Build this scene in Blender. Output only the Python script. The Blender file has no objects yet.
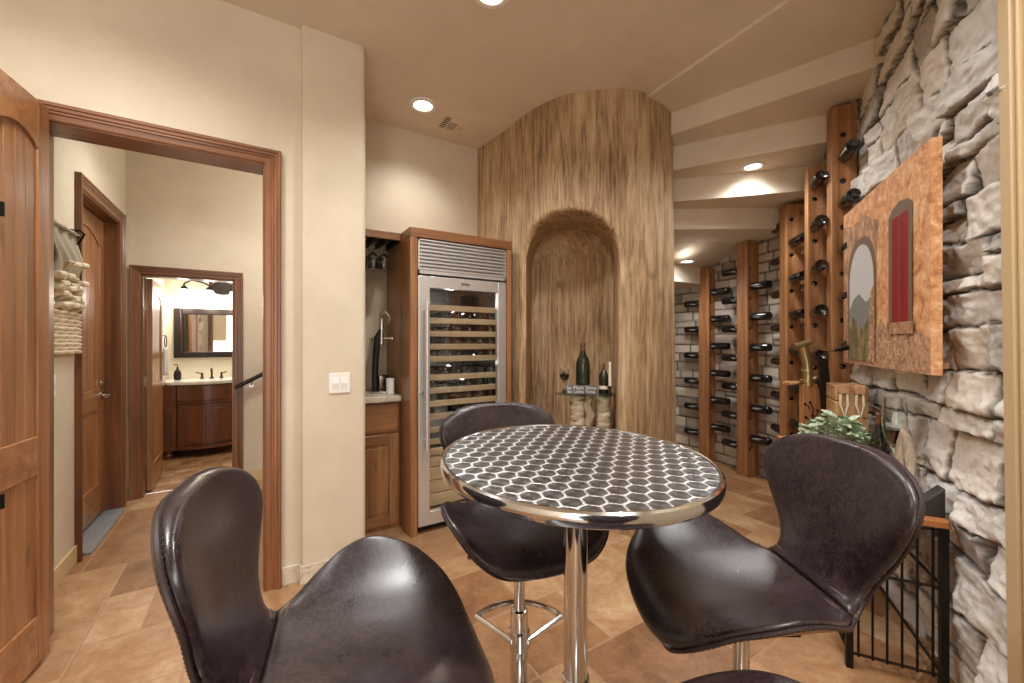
import bpy, math, random
import numpy as np
from math import sin, cos, pi, radians, sqrt, atan2, hypot
from mathutils import Matrix, Vector
random.seed(7); rng = np.random.default_rng(7)
SC = bpy.context.scene
COL = SC.collection
# ------------------------------------------------------------------ frame
YAW = radians(32.2); SA, CA = sin(YAW), cos(YAW)
def cw(x, z): return (x*CA + z*SA, z*CA - x*SA)          # plan (right, ahead) -> world XY
CEIL = 3.116
CX, CY, CR = 2.436, 2.857, 0.854                         # round stair core
# ------------------------------------------------------------------ mesh builder
class MB:
    def __init__(s): s.v=[]; s.f=[]; s.m=[]
    def add(s, vs, fs, mat=0, T=None):
        b=len(s.v)
        if T is not None: vs=[tuple(T@Vector(p)) for p in vs]
        s.v.extend(tuple(p) for p in vs)
        for f in fs: s.f.append(tuple(b+i for i in f)); s.m.append(mat)
        return s
    def box(s, a, b, mat=0, T=None):
        x0,y0,z0=a; x1,y1,z1=b
        if x0>x1:x0,x1=x1,x0
        if y0>y1:y0,y1=y1,y0
        if z0>z1:z0,z1=z1,z0
        vs=[(x0,y0,z0),(x1,y0,z0),(x1,y1,z0),(x0,y1,z0),(x0,y0,z1),(x1,y0,z1),(x1,y1,z1),(x0,y1,z1)]
        return s.add(vs,[(3,2,1,0),(4,5,6,7),(0,1,5,4),(1,2,6,5),(2,3,7,6),(3,0,4,7)],mat,T)
    def lathe(s, prof, n=24, mat=0, T=None, caps=True):
        vs=[];fs=[]
        for r,z in prof:
            for k in range(n):
                a=2*pi*k/n; vs.append((r*cos(a),r*sin(a),z))
        for i in range(len(prof)-1):
            for k in range(n):
                k2=(k+1)%n
                fs.append((i*n+k,i*n+k2,(i+1)*n+k2,(i+1)*n+k))
        if caps:
            fs.append(tuple(range(n-1,-1,-1))); fs.append(tuple((len(prof)-1)*n+k for k in range(n)))
        return s.add(vs,fs,mat,T)
    def tube(s, pts, r, n=10, mat=0, T=None, closed=False, caps=True):
        P=[Vector(p) for p in pts]; N=len(P); vs=[];fs=[]
        rr=r if hasattr(r,'__len__') else [r]*N
        up=None
        for i in range(N):
            if closed: t=(P[(i+1)%N]-P[i-1])
            else: t=P[min(i+1,N-1)]-P[max(i-1,0)]
            t=t.normalized() if t.length>1e-9 else Vector((0,0,1))
            if up is None:
                up=Vector((0,0,1)) if abs(t.z)<.9 else Vector((1,0,0))
            a=t.cross(up)
            if a.length<1e-6: a=t.cross(Vector((.3,.9,.2)))
            a.normalize(); b=a.cross(t).normalized(); up=b
            for k in range(n):
                q=2*pi*k/n; vs.append(P[i]+a*(rr[i]*cos(q))+b*(rr[i]*sin(q)))
        for i in range(N if closed else N-1):
            j=(i+1)%N
            for k in range(n):
                k2=(k+1)%n; fs.append((i*n+k,j*n+k,j*n+k2,i*n+k2))
        if caps and not closed:
            fs.append(tuple(range(n))); fs.append(tuple((N-1)*n+k for k in range(n-1,-1,-1)))
        return s.add(vs,fs,mat,T)
    def prism(s, poly, z0, z1, mat=0, T=None):
        n=len(poly)
        ar=sum(poly[i][0]*poly[(i+1)%n][1]-poly[(i+1)%n][0]*poly[i][1] for i in range(n))
        if ar<0: poly=poly[::-1]
        vs=[(x,y,z0) for x,y in poly]+[(x,y,z1) for x,y in poly]
        fs=[tuple(range(n-1,-1,-1)),tuple(range(n,2*n))]+[(i,(i+1)%n,n+(i+1)%n,n+i) for i in range(n)]
        return s.add(vs,fs,mat,T)
    def sphere(s, c, r, n=12, m=8, mat=0, sc=(1,1,1), T=None):
        prof=[(max(r*sin(pi*i/m),1e-5), -r*cos(pi*i/m)) for i in range(m+1)]
        M=Matrix.Translation(c)@Matrix.Diagonal((*sc,1))
        if T is not None: M=T@M
        return s.lathe(prof,n,mat,M,caps=False)
    def grid(s, fn, nu, nv, mat=0, T=None, flip=False):
        vs=[fn(i/nu,j/nv) for j in range(nv+1) for i in range(nu+1)]
        fs=[]
        for j in range(nv):
            for i in range(nu):
                a=j*(nu+1)+i; q=(a,a+1,a+nu+2,a+nu+1)
                fs.append(q[::-1] if flip else q)
        return s.add(vs,fs,mat,T)
    def build(s, name, mats, parent=None, world=False, bevel=0, smooth=True, angle=35, loc=None, subsurf=0):
        vs=s.v
        if parent is not None and world:
            inv=wm(parent).inverted(); vs=[tuple(inv@Vector(p)) for p in vs]
        if loc is not None: vs=[(x-loc[0],y-loc[1],z-loc[2]) for x,y,z in vs]
        me=bpy.data.meshes.new(name); me.from_pydata(vs,[],s.f)
        if not isinstance(mats,(list,tuple)): mats=[mats]
        for m in mats: me.materials.append(m)
        if len(mats)>1: me.polygons.foreach_set('material_index',s.m)
        me.update()
        if smooth:
            me.polygons.foreach_set('use_smooth',[True]*len(me.polygons))
            me.set_sharp_from_angle(angle=radians(angle))
        o=bpy.data.objects.new(name,me); COL.objects.link(o)
        if parent is not None: o.parent=parent
        if loc is not None: o.location=loc
        if bevel:
            b=o.modifiers.new('Bevel','BEVEL'); b.width=bevel; b.segments=2; b.limit_method='ANGLE'; b.angle_limit=radians(40)
        if subsurf:
            b=o.modifiers.new('Sub','SUBSURF'); b.levels=subsurf; b.render_levels=subsurf
        return o
def wm(o):
    m=o.matrix_basis.copy()
    while o.parent is not None:
        o=o.parent; m=o.matrix_basis@m
    return m
def tag(o, label=None, cat=None, group=None, kind=None):
    if label: o['label']=label
    if cat: o['category']=cat
    if group: o['group']=group
    if kind: o['kind']=kind
    return o
def thing(name, label, cat, loc=(0,0,0), rotz=0, group=None):
    o=bpy.data.objects.new(name,None); COL.objects.link(o); o.empty_display_size=.1
    o.location=loc; o.rotation_euler=(0,0,rotz)
    return tag(o,label,cat,group)
def struct(o): o['kind']='structure'; return o
def dup(root, loc, rotz, label=None, group=None):
    def cp(o,parent):
        c=o.copy(); COL.objects.link(c)
        if parent is not None: c.parent=parent
        for ch in [k for k in o.children]: cp(ch,c)
        return c
    r=cp(root,None); r.location=loc; r.rotation_euler=(0,0,rotz)
    if label: r['label']=label
    if group: r['group']=group
    return r
def TR(x,y,z,rz=0,rx=0,ry=0):
    return Matrix.Translation((x,y,z))@Matrix.Rotation(rz,4,'Z')@Matrix.Rotation(ry,4,'Y')@Matrix.Rotation(rx,4,'X')
def lin(c):
    return tuple(((v/255)/12.92 if v/255<=.04045 else (((v/255)+.055)/1.055)**2.4) for v in c)+(1,)
# ------------------------------------------------------------------ materials
class NT:
    def __init__(s,name):
        s.m=bpy.data.materials.new(name); s.m.use_nodes=True; s.t=s.m.node_tree; s.n=s.t.nodes
        s.b=s.n['Principled BSDF']
    def new(s,t,**k):
        n=s.n.new(t)
        for a,b in k.items():
            if a in n.inputs: n.inputs[a].default_value=b
            else: setattr(n,a,b)
        return n
    def link(s,a,b): s.t.links.new(a,b)
    def coord(s,scale=(1,1,1),kind='Object',rot=(0,0,0)):
        tc=s.new('ShaderNodeTexCoord'); mp=s.new('ShaderNodeMapping')
        mp.inputs['Scale'].default_value=scale; mp.inputs['Rotation'].default_value=rot
        s.link(tc.outputs[kind],mp.inputs[0]); return mp.outputs[0]
    def noise(s,vec,scale=5,detail=4,rough=.5,dist=0):
        n=s.new('ShaderNodeTexNoise'); n.inputs['Scale'].default_value=scale; n.inputs['Detail'].default_value=detail
        n.inputs['Roughness'].default_value=rough; n.inputs['Distortion'].default_value=dist
        if vec is not None: s.link(vec,n.inputs['Vector'])
        return n.outputs['Fac']
    def ramp(s,fac,stops):
        r=s.new('ShaderNodeValToRGB'); e=r.color_ramp.elements
        while len(e)<len(stops): e.new(.5)
        for i,(p,c) in enumerate(stops):
            e[i].position=p; e[i].color=c if len(c)==4 else lin(c)
        s.link(fac,r.inputs[0]); return r.outputs[0]
    def mix(s,fac,a,b,mode='MIX'):
        m=s.new('ShaderNodeMix'); m.data_type='RGBA'; m.blend_type=mode
        for inp,val in ((m.inputs[0],fac),(m.inputs[6],a),(m.inputs[7],b)):
            if hasattr(val,'is_output') or hasattr(val,'links'): s.link(val,inp)
            else: inp.default_value=val
        return m.outputs[2]
    def math(s,op,a,b=None,c=None):
        m=s.new('ShaderNodeMath'); m.operation=op
        for i,v in enumerate((a,b,c)):
            if v is None: continue
            if hasattr(v,'links'): s.link(v,m.inputs[i])
            else: m.inputs[i].default_value=v
        return m.outputs[0]
    def vmath(s,op,a,b=None,out=0):
        m=s.new('ShaderNodeVectorMath'); m.operation=op
        for i,v in enumerate((a,b)):
            if v is None: continue
            if hasattr(v,'links'): s.link(v,m.inputs[i])
            else: m.inputs[i].default_value=v
        return m.outputs[out]
    def bump(s,h,strength=.3,dist=.01):
        b=s.new('ShaderNodeBump'); b.inputs['Strength'].default_value=strength; b.inputs['Distance'].default_value=dist
        s.link(h,b.inputs['Height']); s.link(b.outputs[0],s.b.inputs['Normal']); return b
    def set(s,**k):
        for a,v in k.items():
            a=a.replace('_',' ')
            if hasattr(v,'links'): s.link(v,s.b.inputs[a])
            else: s.b.inputs[a].default_value=v
        return s
def plain(name,c,rough=.5,metal=0,**k):
    t=NT(name); t.set(Base_Color=lin(c),Roughness=rough,Metallic=metal,**k)
    return t.m
def wood(name,dark,mid,light,axis='Z',scale=1,rough=.45,bump=.15,knots=True,coat=0.0,contrast=1):
    t=NT(name); g={'X':(.6,9,9),'Y':(9,.6,9),'Z':(9,9,.6)}[axis]
    v=t.coord(tuple(a*scale for a in g))
    n1=t.noise(v,1.3,6,.6,.9)
    v2=t.coord(tuple(a*scale*(6 if a>1 else 1.2) for a in g))
    n2=t.noise(v2,1.5,3,.6,.2)
    f=t.math('ADD',t.math('MULTIPLY',n1,.7),t.math('MULTIPLY',n2,.3))
    col=t.ramp(f,[(.5-.2*contrast,dark),(.5,mid),(.5+.2*contrast,light)])
    oi=t.new('ShaderNodeObjectInfo')
    hs=t.new('ShaderNodeHueSaturation'); t.link(col,hs.inputs['Color'])
    t.link(t.math('MULTIPLY_ADD',oi.outputs['Random'],.24,.88),hs.inputs['Value'])
    col=hs.outputs[0]
    if knots:
        kv=t.coord(tuple(a*scale*(.35 if a>1 else 1.9) for a in g))
        vo=t.new('ShaderNodeTexVoronoi'); vo.inputs['Scale'].default_value=1.6; t.link(kv,vo.inputs['Vector'])
        kf=t.ramp(vo.outputs['Distance'],[(.03,(255,255,255)),(.12,(0,0,0))])
        col=t.mix(t.math('MULTIPLY',kf,.6),col,lin(tuple(int(c*.45) for c in dark)))
    t.set(Base_Color=col,Roughness=rough)
    if coat: t.set(Coat_Weight=coat,Coat_Roughness=.2)
    t.bump(f,bump,.004)
    return t.m
def plaster(name,c,var=6):
    t=NT(name); v=t.coord((1,1,1))
    n=t.noise(v,3,5,.6); n2=t.noise(v,26,4,.55)
    col=t.ramp(n,[(.3,tuple(a-var for a in c)),(.7,tuple(min(255,a+var) for a in c))])
    t.set(Base_Color=col,Roughness=.85); t.bump(n2,.18,.006)
    return t.m
M={}
M['wall']=plaster('warm_beige_plaster',(209,196,174))
M['ceil']=plaster('tan_ceiling_plaster',(222,210,192))
M['bathwall']=plaster('pale_bath_plaster',(216,206,184))
M['alder']=wood('knotty_alder',(80,46,27),(120,76,46),(152,102,66),'Z',1,.38,.1,coat=.25)
M['alderX']=wood('knotty_alder_across',(80,46,27),(120,76,46),(152,102,66),'X',1,.38,.1,coat=.25)
M['alderY']=wood('knotty_alder_deep',(80,46,27),(120,76,46),(152,102,66),'Y',1,.38,.1,coat=.25)
M['door']=wood('plank_door_alder',(112,70,42),(158,108,68),(184,134,90),'Z',1,.33,.1,coat=.3)
M['doorX']=wood('plank_door_alder_rail',(112,70,42),(158,108,68),(184,134,90),'Y',1,.33,.1,coat=.3)
M['post']=wood('cedar_post',(108,68,40),(156,106,64),(192,144,96),'Z',1.1,.55,.3)
M['cabinet']=wood('rustic_cabinet',(98,60,36),(142,96,60),(172,124,84),'Z',1,.35,.1,coat=.3)
M['cabinetX']=wood('rustic_cabinet_across',(98,60,36),(142,96,60),(172,124,84),'X',1,.35,.1,coat=.3)
M['vanity']=wood('dark_vanity',(74,38,24),(112,62,38),(138,82,52),'Z',1,.3,.05,knots=False,coat=.3)
M['rackwood']=wood('console_top_wood',(150,92,48),(190,124,70),(214,150,92),'Y',1,.45,.1)
M['crate']=wood('crate_wood',(150,104,66),(190,146,102),(212,172,128),'X',2,.6,.2,knots=False)
M['shelfwood']=wood('beech_shelf_front',(222,200,164),(238,220,188),(248,236,212),'X',2,.5,.03,knots=False)
M['steel']=None
def steel(name,c,rough,axis=None,aniso=.0):
    t=NT(name); t.set(Base_Color=lin(c),Metallic=.75 if axis else 1.0,Roughness=rough)
    if axis:
        g={'X':(2,300,300),'Z':(300,300,2)}[axis]
        n=t.noise(t.coord(g),1,2,.5); t.link(t.math('MULTIPLY_ADD',n,.2,rough-.1),t.b.inputs['Roughness'])
        t.bump(n,.05,.001)
    return t.m
M['steel']=steel('brushed_steel',(214,214,214),.38,'Z')
M['steelX']=steel('brushed_steel_across',(214,214,214),.38,'X')
M['chrome']=steel('chrome',(214,215,217),.11)
M['nickel']=steel('satin_nickel',(190,182,170),.25)
M['brass']=steel('aged_brass',(178,160,122),.28)
M['bronze']=plain('oil_rubbed_bronze',(52,44,40),.4,.7)
M['iron']=plain('black_iron',(24,21,19),.45,.6)
M['black']=plain('black_void',(10,9,9),.6)
M['blackplastic']=plain('black_handle',(22,20,20),.35)
M['white']=plain('white_plastic',(238,234,228),.35)
M['porcelain']=plain('white_ceramic',(236,234,230),.15)
M['sill']=plain('grey_metal_threshold',(168,172,178),.4,.6)
def glass(name,c=(255,255,255),rough=0.0,ior=1.45):
    t=NT(name); t.set(Base_Color=lin(c),Roughness=rough,Transmission_Weight=1.0,IOR=ior); return t.m
M['glass']=glass('clear_glass',(246,250,248))
def pane(name,tint,refl):
    t=NT(name); n=t.n; out=n['Material Output']
    tr=t.new('ShaderNodeBsdfTransparent'); tr.inputs[0].default_value=lin(tint)
    gl=t.new('ShaderNodeBsdfGlossy'); gl.inputs['Roughness'].default_value=.02; gl.inputs[0].default_value=(1,1,1,1)
    lw=t.new('ShaderNodeLayerWeight'); lw.inputs['Blend'].default_value=.5
    f=t.math('MULTIPLY_ADD',t.math('POWER',lw.outputs['Facing'],4.0),.6,refl)
    mx=t.new('ShaderNodeMixShader'); t.link(f,mx.inputs[0]); t.link(tr.outputs[0],mx.inputs[1]); t.link(gl.outputs[0],mx.inputs[2])
    t.link(mx.outputs[0],out.inputs[0]); return t.m
M['pane']=pane('dark_tinted_pane',(236,234,230),.05)
M['shelfglass']=pane('shelf_glass',(206,220,212),.05)
def bottle_mat(name,c):
    t=NT(name); t.set(Base_Color=lin(c),Roughness=.12,Coat_Weight=.5,Coat_Roughness=.05,Specular_IOR_Level=.5); return t.m
M['bottle']=bottle_mat('dark_bottle_glass',(15,15,19))
M['bottlegreen']=bottle_mat('olive_bottle_glass',(26,32,20))
M['wine']=bottle_mat('red_wine',(52,10,16))
M['foil']=plain('bottle_foil',(120,84,66),.4,.4)
M['label']=plain('paper_label',(222,216,200),.7)
M['candle']=plain('ivory_wax',(236,226,206),.5)
def leather():
    t=NT('aubergine_leather'); v=t.coord((1,1,1))
    n=t.noise(v,9,6,.65,.4); n2=t.noise(v,60,3,.6)
    vo=t.new('ShaderNodeTexVoronoi'); vo.feature='DISTANCE_TO_EDGE'; vo.inputs['Scale'].default_value=55
    nv=t.vmath('ADD',v,t.vmath('SCALE',t.new('ShaderNodeTexNoise').outputs['Color'],None))
    t.link(v,vo.inputs['Vector'])
    cr=t.ramp(t.noise(v,22,8,.75,1.6),[(.47,(0,0,0)),(.5,(255,255,255)),(.53,(0,0,0))])
    col=t.ramp(n,[(.32,(24,15,19)),(.55,(36,24,29)),(.75,(54,39,43))])
    col=t.mix(t.math('MULTIPLY',cr,.45),col,lin((94,75,76)))
    t.set(Base_Color=col,Roughness=t.math('MULTIPLY_ADD',n,.2,.2),Specular_IOR_Level=.48,Coat_Weight=.12,Coat_Roughness=.3)
    t.bump(t.math('ADD',t.math('MULTIPLY',n2,.5),vo.outputs[0]),.12,.002)
    return t.m
M['leather']=leather()
M['welt']=plain('dark_leather_welt',(46,32,34),.45)
M['thread']=plain('brown_seam_thread',(110,84,72),.6)
M['ply']=plain('tan_shell_underside',(150,112,74),.55)
def swirl():
    t=NT('engine_turned_steel'); p=t.coord((1,1,1),rot=(0,0,.35)); P=.046
    off=t.vmath('ADD',p,(50*P,50*P*1.7320508,0))
    r=(P,P*1.7320508,1); h=(P/2,P*.8660254,.5)
    def cell(v):
        m=t.new('ShaderNodeVectorMath'); m.operation='MODULO'; t.link(v,m.inputs[0]); m.inputs[1].default_value=r
        q=t.vmath('SUBTRACT',m.outputs[0],h); return t.vmath('MULTIPLY',q,(1,1,0))
    a=cell(off); b=cell(t.vmath('ADD',off,h))
    la=t.vmath('LENGTH',a,out=1); lb=t.vmath('LENGTH',b,out=1)
    s=t.math('LESS_THAN',lb,la)
    mx=t.new('ShaderNodeMix'); mx.data_type='VECTOR'; t.link(s,mx.inputs[0]); t.link(a,mx.inputs[4]); t.link(b,mx.inputs[5])
    gv=mx.outputs[1]; L=t.vmath('LENGTH',gv,out=1)
    sx=t.new('ShaderNodeSeparateXYZ'); t.link(gv,sx.inputs[0])
    ax=t.math('ABSOLUTE',sx.outputs[0]); ay=t.math('ABSOLUTE',sx.outputs[1])
    hx_=t.math('MAXIMUM',ax,t.math('ADD',t.math('MULTIPLY',ax,.5),t.math('MULTIPLY',ay,.8660254)))
    e=t.math('DIVIDE',t.math('ADD',t.math('MULTIPLY',hx_,.7),t.math('MULTIPLY',L,.3)),P*.5)
    tg=t.vmath('CROSS_PRODUCT',gv,(0,0,1)); tg=t.vmath('NORMALIZE',tg)
    tw=t.new('ShaderNodeVectorTransform'); tw.vector_type='VECTOR'; tw.convert_from='OBJECT'; tw.convert_to='WORLD'; t.link(tg,tw.inputs[0])
    edge=t.ramp(e,[(.82,(0,0,0)),(.97,(255,255,255))])
    col=t.mix(edge,lin((124,124,126)),lin((244,244,244)))
    t.set(Base_Color=col,Metallic=1.0,Roughness=t.math('MULTIPLY_ADD',edge,.04,.34),Anisotropic=.6,Tangent=tw.outputs[0])
    ring=t.math('SINE',t.math('MULTIPLY',L,2600.))
    t.bump(t.math('ADD',t.math('MULTIPLY',ring,.05),t.math('MULTIPLY',edge,.9)),.5,.0015)
    return t.m
M['swirl']=swirl()
def stone(name,stops,rough=.8,sc=1,bumpd=.012):
    t=NT(name); at=t.new('ShaderNodeAttribute'); at.attribute_name='Col'
    v=t.coord((1,1,1)); sp=t.new('ShaderNodeSeparateColor'); t.link(at.outputs['Color'],sp.inputs[0])
    n=t.noise(t.coord((1,1,2.4)),7*sc,8,.68,.8); n2=t.noise(v,38*sc,6,.65)
    f=t.math('ADD',t.math('MULTIPLY',sp.outputs[0],.6),t.math('MULTIPLY',n,.4))
    col=t.ramp(f,stops)
    col=t.mix(t.math('MULTIPLY',t.ramp(n2,[(.45,(0,0,0)),(.75,(255,255,255))]),.3),col,lin((140,130,118)))
    mort=t.ramp(sp.outputs[1],[(.0,(92,80,68)),(.25,(92,80,68)),(.6,(255,255,255))])
    col=t.mix(sp.outputs[1],lin((72,63,54)),col)
    t.set(Base_Color=col,Roughness=rough)
    t.bump(t.math('ADD',t.math('MULTIPLY',n,.7),t.math('MULTIPLY',n2,.3)),.7,bumpd)
    return t.m
M['ledge']=stone('grey_ledgestone',[(.22,(168,163,158)),(.38,(212,208,203)),(.56,(236,234,231)),(.78,(228,219,207))],sc=1)
M['block']=stone('pale_block_stone',[(.25,(150,138,126)),(.5,(190,178,166)),(.75,(212,200,184))],sc=1.6,bumpd=.006)
def travertine():
    t=NT('gold_travertine'); at=t.new('ShaderNodeAttribute'); at.attribute_name='Col'
    sp=t.new('ShaderNodeSeparateColor'); t.link(at.outputs['Color'],sp.inputs[0])
    v=t.coord((1,1,1)); n=t.noise(v,4.5,9,.7,.8); n2=t.noise(v,26,7,.75,.4)
    f=t.math('ADD',t.math('MULTIPLY_ADD',sp.outputs[0],.20,.05),t.math('ADD',t.math('MULTIPLY',n,.46),t.math('MULTIPLY',n2,.24)))
    col=t.ramp(f,[(.30,(96,62,38)),(.42,(134,94,60)),(.52,(156,116,80)),(.62,(180,146,110)),(.74,(200,178,150))])
    sw=t.ramp(t.noise(v,4,6,.6,1.5),[(.48,(0,0,0)),(.5,(255,255,255)),(.53,(0,0,0))])
    col=t.mix(t.math('MULTIPLY',sw,.06),col,lin((218,200,172)))
    col=t.mix(sp.outputs[1],lin((156,124,92)),col)
    t.set(Base_Color=col,Roughness=t.math('MULTIPLY_ADD',n2,.25,.3))
    t.bump(n2,.08,.003)
    return t.m
M['tile']=travertine()
def trunk():
    t=NT('weathered_trunk_finish')
    v=t.coord((14,14,1.1)); n=t.noise(v,1.2,8,.72,1.0)
    n2=t.noise(t.coord((60,60,4)),1.2,5,.6,.3); n3=t.noise(t.coord((1,1,.6)),2.2,4,.6,.5)
    f=t.math('ADD',t.math('MULTIPLY',n,.5),t.math('ADD',t.math('MULTIPLY',n2,.3),t.math('MULTIPLY',n3,.25)))
    col=t.ramp(f,[(.36,(72,52,36)),(.45,(134,104,76)),(.53,(178,148,112)),(.66,(216,192,156))])
    vo=t.new('ShaderNodeTexVoronoi'); vo.inputs['Scale'].default_value=2.1; t.link(t.coord((1,1,.8)),vo.inputs['Vector'])
    k=t.ramp(vo.outputs['Distance'],[(.05,(255,255,255)),(.09,(0,0,0))])
    col=t.mix(t.math('MULTIPLY',k,.6),col,lin((70,50,38)))
    t.set(Base_Color=col,Roughness=.6); t.bump(f,.7,.02); return t.m
M['trunk']=trunk()
def birch():
    t=NT('birch_bark'); n=t.noise(t.coord((5,5,26)),1.2,5,.65,.4)
    col=t.ramp(n,[(.33,(58,46,40)),(.43,(168,148,126)),(.56,(206,190,168)),(.7,(226,214,196))])
    t.set(Base_Color=col,Roughness=.8); t.bump(n,.5,.01); return t.m
M['birch']=birch()
def counterm():
    t=NT('cream_stone_counter'); n=t.noise(t.coord((1,1,1)),14,8,.7,.8)
    t.set(Base_Color=t.ramp(n,[(.3,(168,152,132)),(.5,(206,194,176)),(.7,(224,216,202))]),Roughness=.25); return t.m
M['counter']=counterm()
M['fiber']=plain('undyed_fiber',(222,208,182),.9)
M['fiberdark']=plain('grey_fiber_cloth',(160,150,130),.9)
def leafm(name,a,b):
    t=NT(name); oi=t.new('ShaderNodeObjectInfo'); n=t.noise(t.coord((1,1,1)),30,3,.5)
    t.set(Base_Color=t.ramp(n,[(.3,a),(.7,b)]),Roughness=.5); return t.m
M['leaf']=leafm('pale_green_leaf',(128,150,112),(206,216,192))
M['pot']=plain('dark_basket_pot',(70,54,42),.8)
def wickerm():
    t=NT('wicker_weave'); w=t.new('ShaderNodeTexWave'); w.inputs['Scale'].default_value=40; t.link(t.coord((1,1,1.4)),w.inputs['Vector'])
    n=t.noise(t.coord((1,1,1)),40,3,.5)
    t.set(Base_Color=t.ramp(n,[(.3,(168,138,98)),(.7,(208,182,142))]),Roughness=.8); return t.m
M['wicker']=wickerm()
M['rope']=plain('pale_rope',(226,214,192),.9)
M['drift']=wood('grey_driftwood',(110,96,80),(168,152,132),(200,188,168),'Z',3,.8,.4,knots=False)
M['slate']=plain('dark_slate',(44,42,42),.5)
M['trim']=plain('beige_painted_trim',(206,180,140),.5)
def emit(name,c,s):
    t=NT(name); t.set(Base_Color=(0,0,0,1),Emission_Color=lin(c),Emission_Strength=s); return t.m
M['lamp']=emit('lit_lamp_lens',(255,246,230),6)
M['shade']=emit('lit_frosted_shade',(255,248,236),5)
# ------------------------------------------------------------------ noise for stone relief
def vnoise(x,y,seed=0):
    r=np.random.default_rng(seed); tab=r.random((256,256))
    xi=np.floor(x).astype(int); yi=np.floor(y).astype(int); fx=x-xi; fy=y-yi
    fx=fx*fx*(3-2*fx); fy=fy*fy*(3-2*fy)
    g=lambda a,b: tab[a%256,b%256]
    return (g(xi,yi)*(1-fx)+g(xi+1,yi)*fx)*(1-fy)+(g(xi,yi+1)*(1-fx)+g(xi+1,yi+1)*fx)*fy
def fbm(x,y,seed=0,o=4):
    s=0;a=.5;
    for i in range(o): s=s+a*vnoise(x*2**i,y*2**i,seed+i); a*=.5
    return s
def stones(U,Z,hmin,hmax,wmin,wmax,seed,splitp=.35):
    r=random.Random(seed); rects=[]; z=-.1
    while z<Z+.2:
        h=r.uniform(hmin,hmax); u=-.3-r.uniform(0,wmax)
        while u<U+.4:
            w=r.uniform(wmin,wmax)
            if h>.55*(hmin+hmax) and r.random()<splitp:
                k=r.uniform(.35,.65); rects.append((u,u+w,z,z+h*k)); rects.append((u,u+w,z+h*k,z+h))
            else: rects.append((u,u+w,z,z+h))
            u+=w
        z+=h
    return rects
def stone_wall(name,pos,nrm,U,Z,res,rects,mat,depth,tiltamp,joint,wob,seed,u0=0.0,z0=0.0):
    nu=int(U/res); nv=int(Z/res)
    uu,zz=np.meshgrid(np.linspace(u0,u0+U,nu+1),np.linspace(z0,z0+Z,nv+1))
    du=(fbm(uu*4,zz*4,seed)-.47)*wob*2+(fbm(uu*22,zz*22,seed+9)-.47)*wob*.5; dz=(fbm(uu*4+50,zz*4+9,seed+5)-.47)*wob*2+(fbm(uu*22+7,zz*22,seed+19)-.47)*wob*.5
    qu=uu+du; qz=zz+dz
    H=np.zeros_like(uu); C=np.zeros_like(uu); K=np.zeros_like(uu); rr=random.Random(seed+1)
    for (a,b,c,d) in rects:
        m=(qu>=a)&(qu<b)&(qz>=c)&(qz<d)
        base=rr.uniform(.45,1.); tu=rr.uniform(-1,1)*tiltamp; tz=rr.uniform(-1,1)*tiltamp; col=rr.random()
        if not m.any(): continue
        x=qu[m];y=qz[m]
        e=np.minimum(np.minimum(x-a,b-x),np.minimum(y-c,d-y))
        # rounded corners
        k=np.clip(e/joint,0,1); k=np.sqrt(np.clip(1-(1-k)**2,0,1))
        H[m]=k*(base+tu*(x-(a+b)/2)/(b-a)*2+tz*(y-(c+d)/2)/(d-c)*2)
        C[m]=col; K[m]=np.clip((e-.25*joint)/(.6*joint),0,1)
    rough=(fbm(uu*9,zz*16,seed+30,5)-.47)*.9+(np.abs(fbm(uu*5,zz*13,seed+40,4)-.47))*-.5
    fine=(fbm(uu*30,zz*52,seed+60,4)-.47)
    H=H+(rough*.62+fine*.22)*np.clip(H*1.6,0,1)
    vs=[];
    for j in range(nv+1):
        for i in range(nu+1):
            u=uu[j,i]; p=pos(u); n=nrm(u); h=H[j,i]*depth
            vs.append((p[0]+n[0]*h,p[1]+n[1]*h,zz[j,i]))
    fs=[]
    for j in range(nv):
        for i in range(nu):
            a=j*(nu+1)+i; fs.append((a,a+1,a+nu+2,a+nu+1))
    mb=MB(); mb.add(vs,fs); o=mb.build(name,mat,angle=70)
    at=o.data.color_attributes.new('Col','FLOAT_COLOR','POINT')
    arr=np.ones((len(vs),4),dtype=np.float32); arr[:,0]=C.ravel(); arr[:,1]=K.ravel(); arr[:,2]=0
    at.data.foreach_set('color',arr.ravel())
    return struct(o)
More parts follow.
